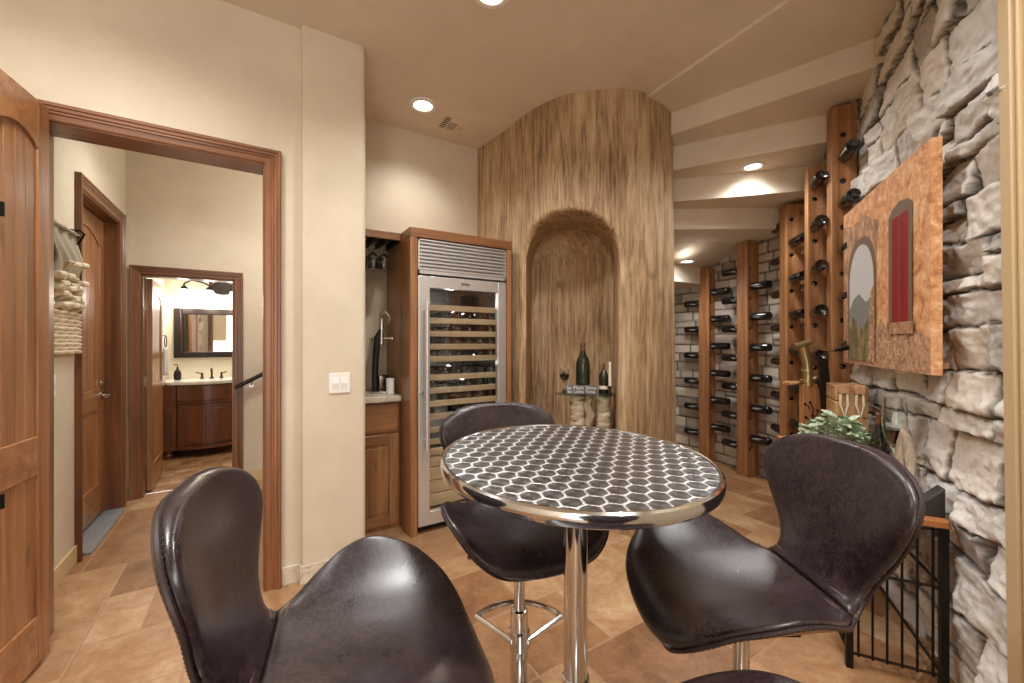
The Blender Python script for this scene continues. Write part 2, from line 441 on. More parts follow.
# ================================================================== SETTING
# ---- floor of mixed-size travertine tiles
def build_floor(name,X0,X1,Y0,Y1,cell,ox,oy,mat,sizes,joint=.004):
    nx=int((X1-X0)/cell); ny=int((Y1-Y0)/cell); used=np.zeros((nx,ny),bool); r=random.Random(3)
    mb=MB(); cols=[]
    for j in range(ny):
        for i in range(nx):
            if used[i,j]: continue
            ss=sizes[:]; r.shuffle(ss); ss.append((1,1))
            for (w,h) in ss:
                if i+w<=nx and j+h<=ny and not used[i:i+w,j:j+h].any(): break
            used[i:i+w,j:j+h]=True
            x0=X0+i*cell+joint; x1=X0+(i+w)*cell-joint; y0=Y0+j*cell+joint; y1=Y0+(j+h)*cell-joint; c=r.random()
            e=.003
            mb.add([(x0,y0,-.0015),(x1,y0,-.0015),(x1,y1,-.0015),(x0,y1,-.0015),(x0+e,y0+e,0),(x1-e,y0+e,0),(x1-e,y1-e,0),(x0+e,y1-e,0)],
                   [(4,5,6,7),(0,1,5,4),(1,2,6,5),(2,3,7,6),(3,0,4,7)])
            cols+= [(c,.5,0,1)]*4+[(c,1,0,1)]*4
    mb.add([(X0,Y0,-.0016),(X1,Y0,-.0016),(X1,Y1,-.0016),(X0,Y1,-.0016)],[(0,1,2,3)]); cols+=[(.5,0,0,1)]*4
    o=mb.build(name,mat,smooth=False)
    at=o.data.color_attributes.new('Col','FLOAT_COLOR','POINT'); at.data.foreach_set('color',np.array(cols,dtype=np.float32).ravel())
    return struct(o)
CELL=.2032
build_floor('floor',1.375-26*CELL,1.375+22*CELL,1.128-18*CELL,1.128+18*CELL,CELL,0,0,M['tile'],[(3,2),(2,3),(3,2),(2,2),(2,2),(2,1),(1,2)])
build_floor('floor',-2.0,1.4,4.79,6.8,.1,0,0,M['tile'],[(1,1)],.003)
# ---- ceiling with the stepped stair underside
mb=MB()
mb.box((-3.2,-2.6,CEIL),(5.6,5.0,CEIL+.08))
def sector(a0,a1,z0,z1,zt=CEIL+.02,r0=.70,r1=3.1,n=10):
    vs=[];fs=[]
    for i in range(n+1):
        f=i/n; a=radians(a0+(a1-a0)*f); zb=z0+(z1-z0)*f
        for r in (r0,r1):
            for z in (zb,zt): vs.append((CX+r*cos(a),CY+r*sin(a),z))
    for i in range(n):
        b=4*i
        fs+= [(b,b+4,b+6,b+2),(b+1,b+3,b+7,b+5),(b,b+1,b+5,b+4),(b+2,b+6,b+7,b+3)]
    fs+=[(0,2,3,1),(4*n,4*n+1,4*n+3,4*n+2)]
    mb.add(vs,fs)
STEP=[(-93.7,-73.8,3.094,3.094),(-73.8,-60.7,2.926,2.926),(-60.7,-47.6,2.734,2.734),(-47.6,-34.5,2.543,2.543),(-34.5,-17,2.36,2.36),(-17,-2.2,2.36,2.19),(-2.2,20,2.005,1.98),(20,70,1.9,1.9)]
for a0,a1,z0,z1 in STEP: sector(a0,a1,z0,z1)
struct(mb.build('ceiling',M['ceil'],angle=20))
# hall + bath ceilings
mb=MB(); mb.box((-1.2,4.72,2.6),(1.4,6.9,2.66)); struct(mb.build('ceiling',M['wall']))
# ---- left wall with the tall opening, pilaster, recess
OX0,OX1,OZ=-.80,.043,2.312
mb=MB(); YW=2.59; T=.14
mb.box((-2.6,YW,0),(OX0,YW+T,CEIL)); mb.box((OX1,YW,0),(.24,YW+T,CEIL)); mb.box((OX0,YW,OZ),(OX1,YW+T,CEIL))
struct(mb.build('wall_left',M['wall']))
mb=MB()
prof=[(.222,2.60),(.222,2.553),(.225,2.548),(.232,2.546)]
R=.03
prof+= [(.566-R+R*sin(t),2.545+R-R*cos(t)) for t in np.linspace(0,pi/2,7)]
prof+= [(.566,2.74),(.222,2.74)]
mb.prism(prof,0,CEIL); struct(mb.build('wall_pilaster',M['wall'],angle=40))
mb=MB()
mb.box((.30,3.34,0),(1.95,3.46,CEIL)); mb.box((.20,2.70,0),(.32,3.40,CEIL))
struct(mb.build('wall_back',M['wall']))
# hall walls
HX=-.93; HY2=4.68
mb=MB()
hd0,hd1,hdz=3.60,4.455,2.31
mb.box((HX-.16,2.70,0),(HX,hd0,CEIL)); mb.box((HX-.16,hd1,0),(HX,4.9,CEIL)); mb.box((HX-.16,hd0,hdz),(HX,hd1,CEIL)); mb.box((HX-.3,hd0-.1,0),(HX-.2,hd1+.1,2.5))
struct(mb.build('wall_hall_side',M['wall']))
mb=MB(); b0,b1,bz=-.832,-.17,1.93
mb.box((HX-.16,HY2,0),(b0,HY2+.12,CEIL)); mb.box((b1,HY2,0),(1.9,HY2+.12,CEIL)); mb.box((b0,HY2,bz),(b1,HY2+.12,CEIL))
struct(mb.build('wall_hall_end',M['wall']))
mb=MB(); mb.box((1.3,3.46,0),(1.4,4.7,CEIL)); mb.box((.1,2.73,0),(.2,3.5,CEIL)); struct(mb.build('wall_hall_right',M['wall']))
mb=MB(); mb.box((-1.15,6.6,0),(1.4,6.7,2.66)); struct(mb.build('wall_bath_back',M['bathwall']))
mb=MB(); mb.box((-1.1,4.8,0),(-.95,6.6,2.66)); mb.box((1.3,4.8,0),(1.4,6.6,2.66)); struct(mb.build('wall_bath_side',M['bathwall']))
# outer wall of the room beside the camera, then an added pier behind it
mb=MB(); mb.box((-2.7,-2.5,0),(-2.6,2.73,CEIL)); struct(mb.build('wall_west',M['wall']))
mb=MB(); mb.box((-1.5,-2.62,0),(-.75,-2.5,CEIL)); struct(mb.build('reflection_pier',M['wall']))  # added unseen pier, dims the bright opening in the bath mirror
# ---- curved stone wall
RW=1.985
def cpos(u): a=radians(-62)+u/RW; return (CX+RW*cos(a),CY+RW*sin(a))
def cnrm(u): a=radians(-62)+u/RW; return (-cos(a),-sin(a))
UC=RW*radians(150)
stone_wall('wall_round',cpos,cnrm,UC,2.95,.017,stones(UC,2.95,.075,.13,.14,.36,11,.1),M['block'],.022,.12,.014,.008,3)
# ---- straight stone wall running toward the camera
WD=Vector((cos(radians(32.4)),sin(radians(32.4))))           # away from camera
WN=Vector((-sin(radians(32.4)),cos(radians(32.4))))          # into the room
TP=Vector((CX+2.03*cos(radians(-57.6)),CY+2.03*sin(radians(-57.6))))
LS=1.74
def spos(u): p=TP-WD*(LS-u); return (p.x,p.y)                # u=0 at the near end
def snrm(u): return (WN.x,WN.y)
def wp(s,n,z): p=TP-WD*s+WN*n; return Vector((p.x,p.y,z))     # s back toward camera from tangent point, n off wall
stone_wall('wall_right',spos,snrm,LS+.29,3.15,.0088,stones(LS+.8,3.2,.08,.24,.16,.52,23,.45),M['ledge'],.062,.36,.012,.035,17,-.07)
# beige casing at its near end
mb=MB()
def slant(s0,s1,n0,n1,lean):
    vs=[]
    for z,l in ((0,lean),(CEIL,-lean)):
        for s_,n_ in ((s0+l*0+l,n0),(s1+l,n0),(s1+l,n1),(s0+l,n1)): vs.append(tuple(wp(s_,n_,z)))
    mb.add(vs,[(0,1,2,3),(7,6,5,4),(0,4,5,1),(1,5,6,2),(2,6,7,3),(3,7,4,0)])
slant(LS+.03,LS+.085,-.1,.085,.035); slant(LS+.08,LS+.25,-.1,.07,.035); slant(LS+.095,LS+.11,.065,.08,.035)
struct(mb.build('trim_4',M['trim'],angle=20,bevel=.004))
mb=MB(); 
q=[wp(LS+.1,-.02,0),wp(LS+2.6,-.02,0),wp(LS+2.6,-.14,0),wp(LS+.1,-.14,0)]
mb.prism([(p.x,p.y) for p in q],0,CEIL); struct(mb.build('wall_right_plaster',M['wall']))
# ---- round core with arched niche
def build_core():
    mb=MB(); axis=radians(-150.9); CCX,CCY=cw(.685,3.515); Dd=Vector((cos(radians(49)),sin(radians(49)),0))
    N=72; a_h=radians(39); zs=1.93; zt=2.325
    cont=[]
    for i in range(17): cont.append((-a_h, zs*i/16))
    for i in range(1,N):
        t=pi-pi*i/N; ct,st=cos(t),sin(t); ex=2/2.15
        cont.append((a_h*abs(ct)**ex*(1 if ct>=0 else -1), zs+(zt-zs)*abs(st)**ex))
    for i in range(17): cont.append((a_h, zs*(1-i/16)))
    n=len(cont); AB=radians(62); ZB=3.2
    def surf(al,z,dr=0):
        a=axis+al
        d=(radians(-175.8)-a+pi)%(2*pi)-pi
        r=.665/(cos(min(d,radians(56))) if 0<d<radians(80) else 1)
        r+=dr+.006*sin(5*a+z*1.3)+.004*sin(9*a-2.1*z)
        return Vector((CCX+r*cos(a),CCY+r*sin(a),z))
    # outline boundary target per contour point
    tgt=[]
    L=[0]
    for i in range(1,n): L.append(L[-1]+hypot((cont[i][0]-cont[i-1][0])*.68,cont[i][1]-cont[i-1][1]))
    for i,(al,z) in enumerate(cont):
        if i<=16: tgt.append((-AB, ZB*(i/16)*.8))
        elif i>=n-17: tgt.append((AB, ZB*((n-1-i)/16)*.8))
        else:
            f=(i-16)/(n-17-16)   # 0..1 across the arch
            per=[(-AB,ZB*.8),(-AB,ZB),(AB,ZB),(AB,ZB*.8)]
            if f<.12: q=f/.12; tgt.append((-AB,ZB*(.8+.2*q)))
            elif f>.88: q=(f-.88)/.12; tgt.append((AB,ZB*(1-.2*q)))
            else: q=(f-.12)/.76; tgt.append((-AB+2*AB*q,ZB))
    rings=[]; K=14
    for k in range(K,0,-1):
        f=k/K; rings.append([surf(c[0]*(1-f)+t_[0]*f, c[1]*(1-f)+t_[1]*f) for c,t_ in zip(cont,tgt)])
    cen=0
    def inset(d,dr,push):
        out=[]
        for i,(al,z) in enumerate(cont):
            s0=max(i-1,0); s1=min(i+1,n-1)
            tx=(cont[s1][0]-cont[s0][0])*.68; tz=cont[s1][1]-cont[s0][1]; l=hypot(tx,tz) or 1
            nx,nz=tz/l,-tx/l      # inward
            p=surf(al+nx*d/.68, max(0,z+nz*d) if 0<i<n-1 else 0, dr)+Dd*push
            out.append(p)
        return out
    rings.append(inset(-.004,.0,0)); rings.append(inset(.010,.004,0)); rings.append(inset(.024,.002,0)); rings.append(inset(.037,-.010,.0)); rings.append(inset(.045,-.028,.0)); rings.append(inset(.048,-.03,.03))
    for p in (.12,.22,.32,.40): rings.append(inset(.050,-.03,p))
    vs=[p for r in rings for p in r]; fs=[]
    for k in range(len(rings)-1):
        for i in range(n-1): fs.append((k*n+i,(k+1)*n+i,(k+1)*n+i+1,k*n+i+1))
    # curved back: symmetric pairs bridged across
    last=rings[-1]; base=len(vs); W=12; h=n//2
    rows=[]
    for i in range(h+1):
        a,b=last[i],last[n-1-i]; row=[]
        for w in range(W+1):
            f=w/W; p=a*(1-f)+b*f; p=p+Dd*(.14*(1-(2*f-1)**2)); row.append(p)
        rows.append(row)
    for row in rows: vs+=row
    for i in range(h):
        for w in range(W): fs.append((base+i*(W+1)+w,base+i*(W+1)+w+1,base+(i+1)*(W+1)+w+1,base+(i+1)*(W+1)+w))
    mb.add(vs,fs)
    M2=64
    mb.grid(lambda u,v: surf(AB+(2*pi-2*AB)*u,ZB*v),M2,40,flip=False)
    o=mb.build('wall_column',M['trunk'],angle=60)
    bmf=o.data
    return struct(o)
core=build_core()
# ---- casings
PROF=[(0,0),(0,.012),(.006,.016),(.028,.017),(.032,.021),(.040,.021),(.044,.026),(.056,.027),(.060,.032),(.070,.033),(.075,.028),(.075,0)]
def casing(mb,x0,x1,zt,T,w=.075,mat=0,matv=0):
    k=w/.075; P=[(a*k,b) for a,b in PROF]
    path=lambda a,b:[(x0-a,b,0),(x0-a,b,zt+a),(x1+a,b,zt+a),(x1+a,b,0)]
    rows=[path(a,b) for a,b in P]; vs=[p for r in rows for p in r]; fs=[];n=len(P)
    for i in range(n-1):
        for j in range(3): fs.append((i*4+j,i*4+j+1,(i+1)*4+j+1,(i+1)*4+j))
    fs=[f[::-1] for f in fs]
    b=len(mb.v)
    mb.add(vs,fs,0,T)
    for q in range(len(mb.m)-len(fs),len(mb.m)):
        mb.m[q]=matv if ((q-(len(mb.m)-len(fs)))%3)==1 else mat
def wallT(x,y,rz): return TR(x,y,0,rz)
# main opening: local y points toward the viewer (-Y world)
FL=Matrix(((1,0,0,0),(0,-1,0,YW),(0,0,1,0),(0,0,0,1)))
mb=MB(); casing(mb,OX0,OX1,OZ,FL,.078,0,1)
mb.box((OX0-.012,YW-.006,0),(OX0+.006,YW+T+.02,OZ),0); mb.box((OX1-.006,YW-.006,0),(OX1+.012,YW+T+.02,OZ),0); mb.box((OX0-.012,YW-.006,OZ-.006),(OX1+.012,YW+T+.02,OZ+.014),1)
struct(mb.build('trim_1',[M['alder'],M['alderX']],smooth=False))
# hall door casing (wall faces +X): local x -> world Y, local y -> +X
FH=Matrix(((0,1,0,HX),(1,0,0,0),(0,0,1,0),(0,0,0,1)))
mb=MB(); casing(mb,hd0,hd1,hdz,FH,.078,0,1)
mb.box((HX-.18,hd0-.012,0),(HX+.006,hd0+.012,hdz),0); mb.box((HX-.18,hd1-.012,0),(HX+.006,hd1+.012,hdz),0); mb.box((HX-.18,hd0,hdz-.012),(HX+.006,hd1,hdz+.012),1)
struct(mb.build('trim_2',[M['alder'],M['alderY']],smooth=False))
FB=Matrix(((1,0,0,0),(0,-1,0,HY2),(0,0,1,0),(0,0,0,1)))
mb=MB(); casing(mb,b0,b1,bz,FB,.072,0,1)
mb.box((b0-.012,HY2-.006,0),(b0+.014,HY2+.13,bz),0); mb.box((b1-.014,HY2-.006,0),(b1+.012,HY2+.13,bz),0); mb.box((b0,HY2-.006,bz-.012),(b1,HY2+.13,bz+.012),1)
struct(mb.build('trim_3',[M['alder'],M['alderX']],smooth=False))
# baseboards (travertine strips)
mb=MB()
mb.box((OX1+.079,YW-.012,0),(.222,YW,.10)); mb.box((.215,2.533,0),(.545,2.546,.10)); mb.box((.21,2.533,0),(.222,2.59,.10))
struct(mb.build('baseboard_left',M['wicker'] if False else M['counter'],bevel=.003))
mb=MB(); mb.box((HX,2.73,0),(HX+.012,hd0-.078,.11)); mb.box((HX,hd1+.078,0),(HX+.012,HY2,.11)); mb.box((b1+.075,HY2-.012,0),(1.3,HY2,.11))
struct(mb.build('baseboard_hall',M['trim'],bevel=.003))
# ---- doors
def plank_leaf(mbs,w,h,t=.04,st=.075,arch=.05,rails=((.0,.2),(.78,.94)),top=.15):
    """leaf in local x 0..w, y -t/2..t/2, z 0..h ; returns frame,panel builders"""
    fr,pa=mbs
    fr.box((0,-t/2,0),(st,t/2,h)); fr.box((w-st,-t/2,0),(w,t/2,h))
    for a,b in rails: fr.box((st,-t/2,a),(w-st,t/2,b),1)
    n=10; pts=[(st,h),(st,h-top-arch)]
    for i in range(n+1):
        f=i/n; pts.append((st+(w-2*st)*f, h-top-arch*(abs(2*f-1))**2))
    pts+=[(w-st,h)]
    T_=Matrix(((1,0,0,0),(0,0,-1,0),(0,1,0,0),(0,0,0,1)))
    fr.prism(pts,-t/2,t/2,1,T_)
    k=max(2,int((w-2*st)/.062)); pw=(w-2*st)/k
    for i in range(k):
        x0=st+i*pw; g=.004
        P=[(x0,-.006),(x0+g,-.012),(x0+pw-g,-.012),(x0+pw,-.006),(x0+pw,.006),(x0+pw-g,.012),(x0+g,.012),(x0,.006)]
        pa.prism(P,.02,h-.06)
def make_leaf(name,T,w,h,door=None,**k):
    fr,pa=MB(),MB(); plank_leaf((fr,pa),w,h,**k)
    fr.v=[tuple(T@Vector(p)) for p in fr.v]; pa.v=[tuple(T@Vector(p)) for p in pa.v]
    a=fr.build('frame',[M['door'],M['doorX']],door,world=True,bevel=.003); b=pa.build('panel',M['door'],door,world=True,smooth=False)
    return a,b
# folding door at the opening
far=cw(-2.0,1.74); dirn=cw(.418,-.908); ang=atan2(dirn[1],dirn[0])
d1=thing('door_1','folded plank door of knotty alder at the left edge of the tall opening','door',(far[0],far[1],.02),ang); d1['kind']='structure'
make_leaf('leaf',Matrix.Translation((far[0],far[1],.02))@Matrix.Rotation(ang,4,'Z'),.40,2.325,d1)
T2=Matrix.Translation((far[0],far[1],.02))@Matrix.Rotation(ang,4,'Z')@Matrix.Translation((0,-.05,0))
make_leaf('leaf',T2,.40,2.325,d1)
for zz in (.75,1.81):
    mb=MB(); mb.box((.30,.018,zz-.022),(.34,.030,zz+.022)); mb.tube([(.30,.028,zz-.026),(.30,.028,zz+.026)],.007); mb.build('hinge',M['iron'],d1)
# hall side door
d2=thing('door_2','closed plank door with arched top rail in the hallway','door',(HX-.09,hd0,.0),pi/2); d2['kind']='structure'
make_leaf('leaf',TR(HX-.10,hd0+.012,.03,pi/2),hd1-hd0-.024,hdz-.05,d2,st=.10,arch=.09,rails=((0,.24),(.80,.96)),top=.12)
mb=MB(); y_=hd1-.075
mb.lathe([(.03,0),(.03,.008),(.012,.01),(.012,.045),(.010,.05)],16,0,TR(HX-.08,y_,.93,0,0,pi/2)); mb.tube([(HX-.035,y_,.93),(HX-.032,y_-.03,.93),(HX-.035,y_-.11,.925)],[.010,.010,.007],8)
mb.lathe([(.026,0),(.026,.012),(.018,.016)],16,0,TR(HX-.08,y_,1.02,0,0,pi/2))
mb.build('handle',M['nickel'],d2,world=True)
mb=MB(); mb.box((HX-.17,hd0+.012,0),(HX+.05,hd1-.012,.012)); 
for k in range(4): mb.box((HX-.06+.025*k,hd0+.012,.012),(HX-.05+.025*k,hd1-.012,.018))
struct(mb.build('trim_5',M['sill']))
# bath door, open inward
d3=thing('door_3','alder door standing open against the bathroom side wall','door',(b0+.02,HY2+.13,.0),pi/2-.02); d3['kind']='structure'
make_leaf('leaf',TR(b0+.035,HY2+.125,.02,pi/2+.03),.63,1.89,d3,st=.10,arch=.06,rails=((0,.22),(.80,.94)),top=.12)
mb=MB(); mb.lathe([(.028,0),(.028,.01),(.012,.012),(.012,.04)],14,0,TR(b0+.055,HY2+.69,.92,0,0,pi/2)); mb.tube([(b0+.10,HY2+.69,.92),(b0+.10,HY2+.58,.92)],.009,8); mb.build('handle',M['nickel'],d3,world=True)
for zz in (.3,1.0,1.66):
    mb=MB(); mb.box((b0+.012,HY2+.09,zz-.045),(b0+.018,HY2+.135,zz+.045)); mb.tube([(b0+.016,HY2+.13,zz-.05),(b0+.016,HY2+.13,zz+.05)],.007,8); mb.build('hinge',M['nickel'],d3,world=True)
# ================================================================== FURNITURE
# ---- bar table
tb=thing('bar_table','round bar table with swirl-polished steel top on a chrome post','table',(.711,.8165,0))
mb=MB(); mb.lathe([(.001,1.040),(.338,1.040),(.339,1.044),(.336,1.052),(.001,1.052)],96,caps=False)
top=mb.build('table_top',M['swirl'],tb,loc=(0,0,1.052)); top.rotation_euler=(.0337,.0071,0)
mb=MB(); mb.lathe([(.330,1.026),(.343,1.022),(.349,1.026),(.351,1.034),(.351,1.044),(.349,1.051),(.344,1.0545),(.339,1.054),(.336,1.051),(.336,1.040),(.330,1.026)],96,caps=False)
rim=mb.build('rim',M['chrome'],tb,loc=(0,0,1.052)); rim.rotation_euler=(.0337,.0071,0)
tag(rim,'polished chrome edge band')
mb=MB(); mb.lathe([(.13,1.005),(.13,1.012),(.05,1.018),(.05,1.03)],32); mb.build('top_plate',M['iron'],tb)
mb=MB(); mb.lathe([(.031,.47),(.031,1.015)],32); mb.build('post',M['chrome'],tb)
mb=MB(); mb.lathe([(.033,.03),(.033,.462),(.036,.466),(.036,.474),(.031,.478)],32); mb.build('sleeve',M['chrome'],tb)
mb=MB(); mb.lathe([(.22,0),(.222,.006),(.20,.016),(.10,.03),(.05,.045),(.04,.06),(.034,.062)],48); mb.build('base',M['chrome'],tb)
# ---- bar stool
KEY=[# y, z, halfwidth, curl
(.236,.672,.045,.000),(.232,.682,.110,.010),(.220,.697,.168,.026),(.190,.711,.214,.048),(.145,.718,.245,.078),(.090,.721,.264,.098),
(.030,.723,.264,.106),(-.030,.726,.246,.092),(-.085,.731,.210,.060),(-.130,.739,.170,.028),(-.163,.755,.138,.010),(-.186,.790,.126,.002),
(-.203,.835,.142,.006),(-.216,.880,.172,.016),(-.228,.925,.202,.030),(-.240,.965,.222,.042),(-.252,1.006,.226,.044),(-.262,1.040,.208,.038),(-.270,1.069,.168,.028),(-.275,1.089,.110,.014),(-.277,1.097,.050,.005)]
SEAM=10
def catmull(P,n):
    P=np.array(P,float); out=[]; N=len(P)
    for i in range(N-1):
        p0=P[max(i-1,0)];p1=P[i];p2=P[i+1];p3=P[min(i+2,N-1)]
        for k in range(n):
            t=k/n; out.append(.5*((2*p1)+(-p0+p2)*t+(2*p0-5*p1+4*p2-p3)*t*t+(-p0+3*p1-3*p2+p3)*t**3))
    out.append(P[-1]); return np.array(out)
def stool_rows():
    sub=3; R_=catmull(KEY,sub); n=len(R_); rows=[]
    for i in range(n):
        y,z,w,c=R_[i]; a=R_[max(i-1,0)]; b=R_[min(i+1,n-1)]
        ty,tz=b[0]-a[0],b[1]-a[1]; l=hypot(ty,tz); ty/=l; tz/=l
        ny,nz=tz*1.0,-ty*1.0     # normal: up on the seat, forward on the back
        if i<n and nz<0 and i<SEAM*sub*.6: ny,nz=-ny,-nz
        rows.append((y,z,max(w,.01),c,ny,nz))
    return rows,sub
ROWS,SUB=stool_rows()
def rowpt(r,t,off):
    y,z,w,c,ny,nz=r
    q=c*abs(t)**2.3+off
    return (w*t,y+ny*q,z+nz*q)
def shell(rows,end0,end1):
    mb=MB(); NT_=16; ring=[]; th=.040
    ts=[sin(pi/2*(-1+2*k/NT_)) for k in range(NT_+1)]
    for ri,r in enumerate(rows):
        loop=[]
        tap=1.0
        if end0 and ri<3: tap=(.55,.8,.95)[ri]
        if end1 and ri>=len(rows)-3: tap=(.55,.8,.95)[len(rows)-1-ri]
        h=th*tap*.5
        for t in ts: loop.append(rowpt(r,t,h+.010*(1-t*t)*tap-h*.55*abs(t)**8))
        w=r[2]; s1=1+.010/w*tap
        loop.append(rowpt(r,s1,-.002)); 
        for t in ts[::-1]: loop.append(rowpt(r,t*.985,-h+h*.4*abs(t)**8))
        loop.append(rowpt(r,-s1,-.002))
        ring.append(loop)
    n=len(ring[0]); vs=[p for l in ring for p in l]; fs=[];ms=[]
    for i in range(len(ring)-1):
        for k in range(n):
            k2=(k+1)%n; fs.append((i*n+k,i*n+k2,(i+1)*n+k2,(i+1)*n+k)); ms.append(1 if NT_+2<=k<2*NT_+2 else 0)
    for f,m in zip(fs,ms): pass
    mb.add(vs,fs); mb.m=ms[:]
    # end caps as strips top to bottom
    for base,fl in ((0,False),((len(ring)-1)*n,True)):
        for k in range(NT_):
            a,b=k,k+1; c,d=NT_+2+(NT_-k-1),NT_+2+(NT_-k)
            f=(base+a,base+d,base+c,base+b); mb.f.append(f[::-1] if not fl else f); mb.m.append(0)
        mb.f.append((base+NT_,base+NT_+2,base+NT_+1)[::1 if fl else 1]); mb.m.append(0)
        mb.f.append((base,base+2*NT_+3,base+2*NT_+2)); mb.m.append(0)
    return mb
def edge_path(rows,off,grow):
    L=[rowpt(r,1+grow/r[2],off) for r in rows]; Rr=[rowpt(r,-1-grow/r[2],off) for r in rows]
    return L,Rr
def resample(pts,step):
    P=[Vector(p) for p in pts]; out=[P[0]]; acc=0
    for a,b in zip(P[:-1],P[1:]):
        d=(b-a).length; s=step-acc
        while s<=d and d>1e-9: out.append(a+(b-a)*(s/d)); s+=step
        acc=(acc+d)%step
    return out
def welt(rows,front):
    L,Rr=edge_path(rows,-.009,.0085)
    path=(Rr[::-1]+L) if front else (L+Rr[::-1])
    path=resample(path,.0055); rad=[.0048 if (i//1)%2 else .0034 for i in range(len(path))]
    mb=MB(); mb.tube(path,rad,6); return mb
import bmesh
def fixn(o):
    bm=bmesh.new(); bm.from_mesh(o.data); bmesh.ops.recalc_face_normals(bm,faces=bm.faces); bm.to_mesh(o.data); bm.free()
def make_stool(label,loc,rz):
    st=thing('bar_stool',label,'stool',loc,rz,'bar stools round the steel table')
    s=SEAM*SUB
    o=shell(ROWS[:s+1],True,False).build('seat',[M['leather'],M['ply']],st,angle=60,subsurf=1); fixn(o)
    o=shell(ROWS[s:],False,True).build('backrest',[M['leather'],M['leather']],st,angle=60,subsurf=1); fixn(o)
    welt(ROWS[:s+1],True).build('welt',M['welt'],st); welt(ROWS[s:],False).build('welt',M['welt'],st)
    # double stitched seam at the waist
    mb=MB()
    for rr in (ROWS[s-2],ROWS[s+2]): mb.tube([rowpt(rr,t,.0185+.010*(1-t*t)) for t in np.linspace(-.9,.9,24)],.0016,5)
    mb.build('seam',M['thread'],st)
    mb=MB(); mb.box((-.10,-.08,.685),(.10,.09,.695)); mb.lathe([(.03,.65),(.05,.68),(.06,.687)],24); mb.build('seat_plate',M['iron'],st,bevel=.003)
    mb=MB(); mb.tube([(.03,.0,.668),(.12,.02,.663),(.19,.03,.655)],[.005,.005,.007],8); mb.build('lift_lever',M['chrome'],st)
    mb=MB(); mb.lathe([(.019,.40),(.019,.66)],24); mb.build('lift_rod',M['chrome'],st)
    mb=MB(); mb.lathe([(.030,.05),(.030,.42),(.027,.432),(.020,.436)],28); mb.build('sleeve',M['chrome'],st)
    mb=MB(); mb.lathe([(.205,0),(.207,.005),(.19,.014),(.10,.026),(.05,.042),(.038,.06),(.031,.075)],48); mb.build('base',M['chrome'],st)
    mb=MB(); al=footrot(rz)
    arc=[(.19*cos(t),.19*sin(t)) for t in np.linspace(.6,pi-.6,22)]
    rot=Matrix.Rotation(al,4,'Z')
    mb.tube([tuple(rot@Vector((x,y,.335))) for x,y in arc],.0105,10)
    for sg in (0,-1): 
        x,y=arc[sg]; mb.tube([tuple(rot@Vector((x,y,.335))),tuple(rot@Vector((x*.16,-.02,.335)))],.009,8)
    mb.lathe([(.0305,.30),(.036,.305),(.036,.362),(.0305,.367)],24)
    mb.build('footrest',M['chrome'],st)
    return st
def footrot(rz): return -rz + radians(-32.2)      # loop opens away from the camera
def face(fx,fz): w=cw(fx,fz); return atan2(w[1],w[0])-pi/2
STOOLS=[('dark brown leather bar stool nearest on the left, back to the hallway',(-.317,.811),(.93,.37)),
('dark brown leather bar stool behind the round table, in front of the wine refrigerator',(.025,1.40),(.34,-.94)),
('dark brown leather bar stool on the right, back toward the stone wall',(.57,1.015),(-1,.0)),
('dark brown leather bar stool at the bottom edge, only its seat wing showing',(.213,.46),(-.30,.95))]
for lb,p,f in STOOLS:
    x,y=cw(*p); make_stool(lb,(x,y,0),face(*f))
# ---- wine refrigerator and its wood surround
FY=2.74
sr=thing('cabinet_surround','tall knotty wood cabinet framing the steel wine refrigerator','cabinet',(1.31,FY,0))
mb=MB(); mb.box((.902,FY,0),(.952,3.335,2.075)); mb.build('side_panel',M['cabinet'],sr,world=True,bevel=.003)
mb=MB(); mb.box((1.680,FY,0),(1.722,3.335,2.075)); mb.build('side_panel',M['cabinet'],sr,world=True,bevel=.003)
mb=MB(); mb.box((.902,FY-.003,2.075),(1.722,3.335,2.142)); mb.build('top_rail',M['cabinetX'],sr,world=True,bevel=.003)
FX0,FX1=.958,1.674
fr=thing('wine_refrigerator','built-in stainless steel wine refrigerator with glass door and wooden racks','refrigerator',(1.316,FY,0))
mb=MB(); y0=FY+.06; y1=3.30
mb.box((FX0,y0,.06),(FX0+.03,y1,2.07)); mb.box((FX1-.03,y0,.06),(FX1,y1,2.07)); mb.box((FX0,y1-.03,.06),(FX1,y1,2.07)); mb.box((FX0,y0,1.80),(FX1,y1,2.07)); mb.box((FX0,y0,.06),(FX1,y1,.13)); mb.box((FX0+.02,FY+.07,0),(FX1-.02,y1,.06))
mb.build('body',M['black'],fr,world=True)
mb=MB(); GX0,GX1,GZ0,GZ1=1.045,1.60,.15,1.73
Y0,Y1=FY+.005,FY+.05
mb.box((FX0,Y0,.055),(GX0,Y1,1.812)); mb.box((GX1,Y0,.055),(FX1,Y1,1.812)); 
mb.build('door_frame',M['steel'],fr,world=True,bevel=.004)
for a_,b_ in ((GZ1,1.812),(.055,GZ0)):
    mb=MB(); mb.box((GX0,Y0,a_),(GX1,Y1,b_)); mb.build('door_rail',M['steelX'],fr,world=True,bevel=.002)
mb=MB(); mb.box((GX0-.002,Y0+.018,GZ0-.002),(GX1+.002,Y0+.024,GZ1+.002)); mb.build('glass_pane',M['pane'],fr,world=True)
mb=MB(); mb.box((FX0,FY+.03,1.826),(FX1,FY+.06,2.068),0)
mb.box((FX0,FY+.006,1.826),(FX0+.012,FY+.05,2.068)); mb.box((FX1-.012,FY+.006,1.826),(FX1,FY+.05,2.068)); mb.box((FX0,FY+.006,2.058),(FX1,FY+.05,2.068)); mb.box((FX0,FY+.006,1.826),(FX1,FY+.05,1.85))
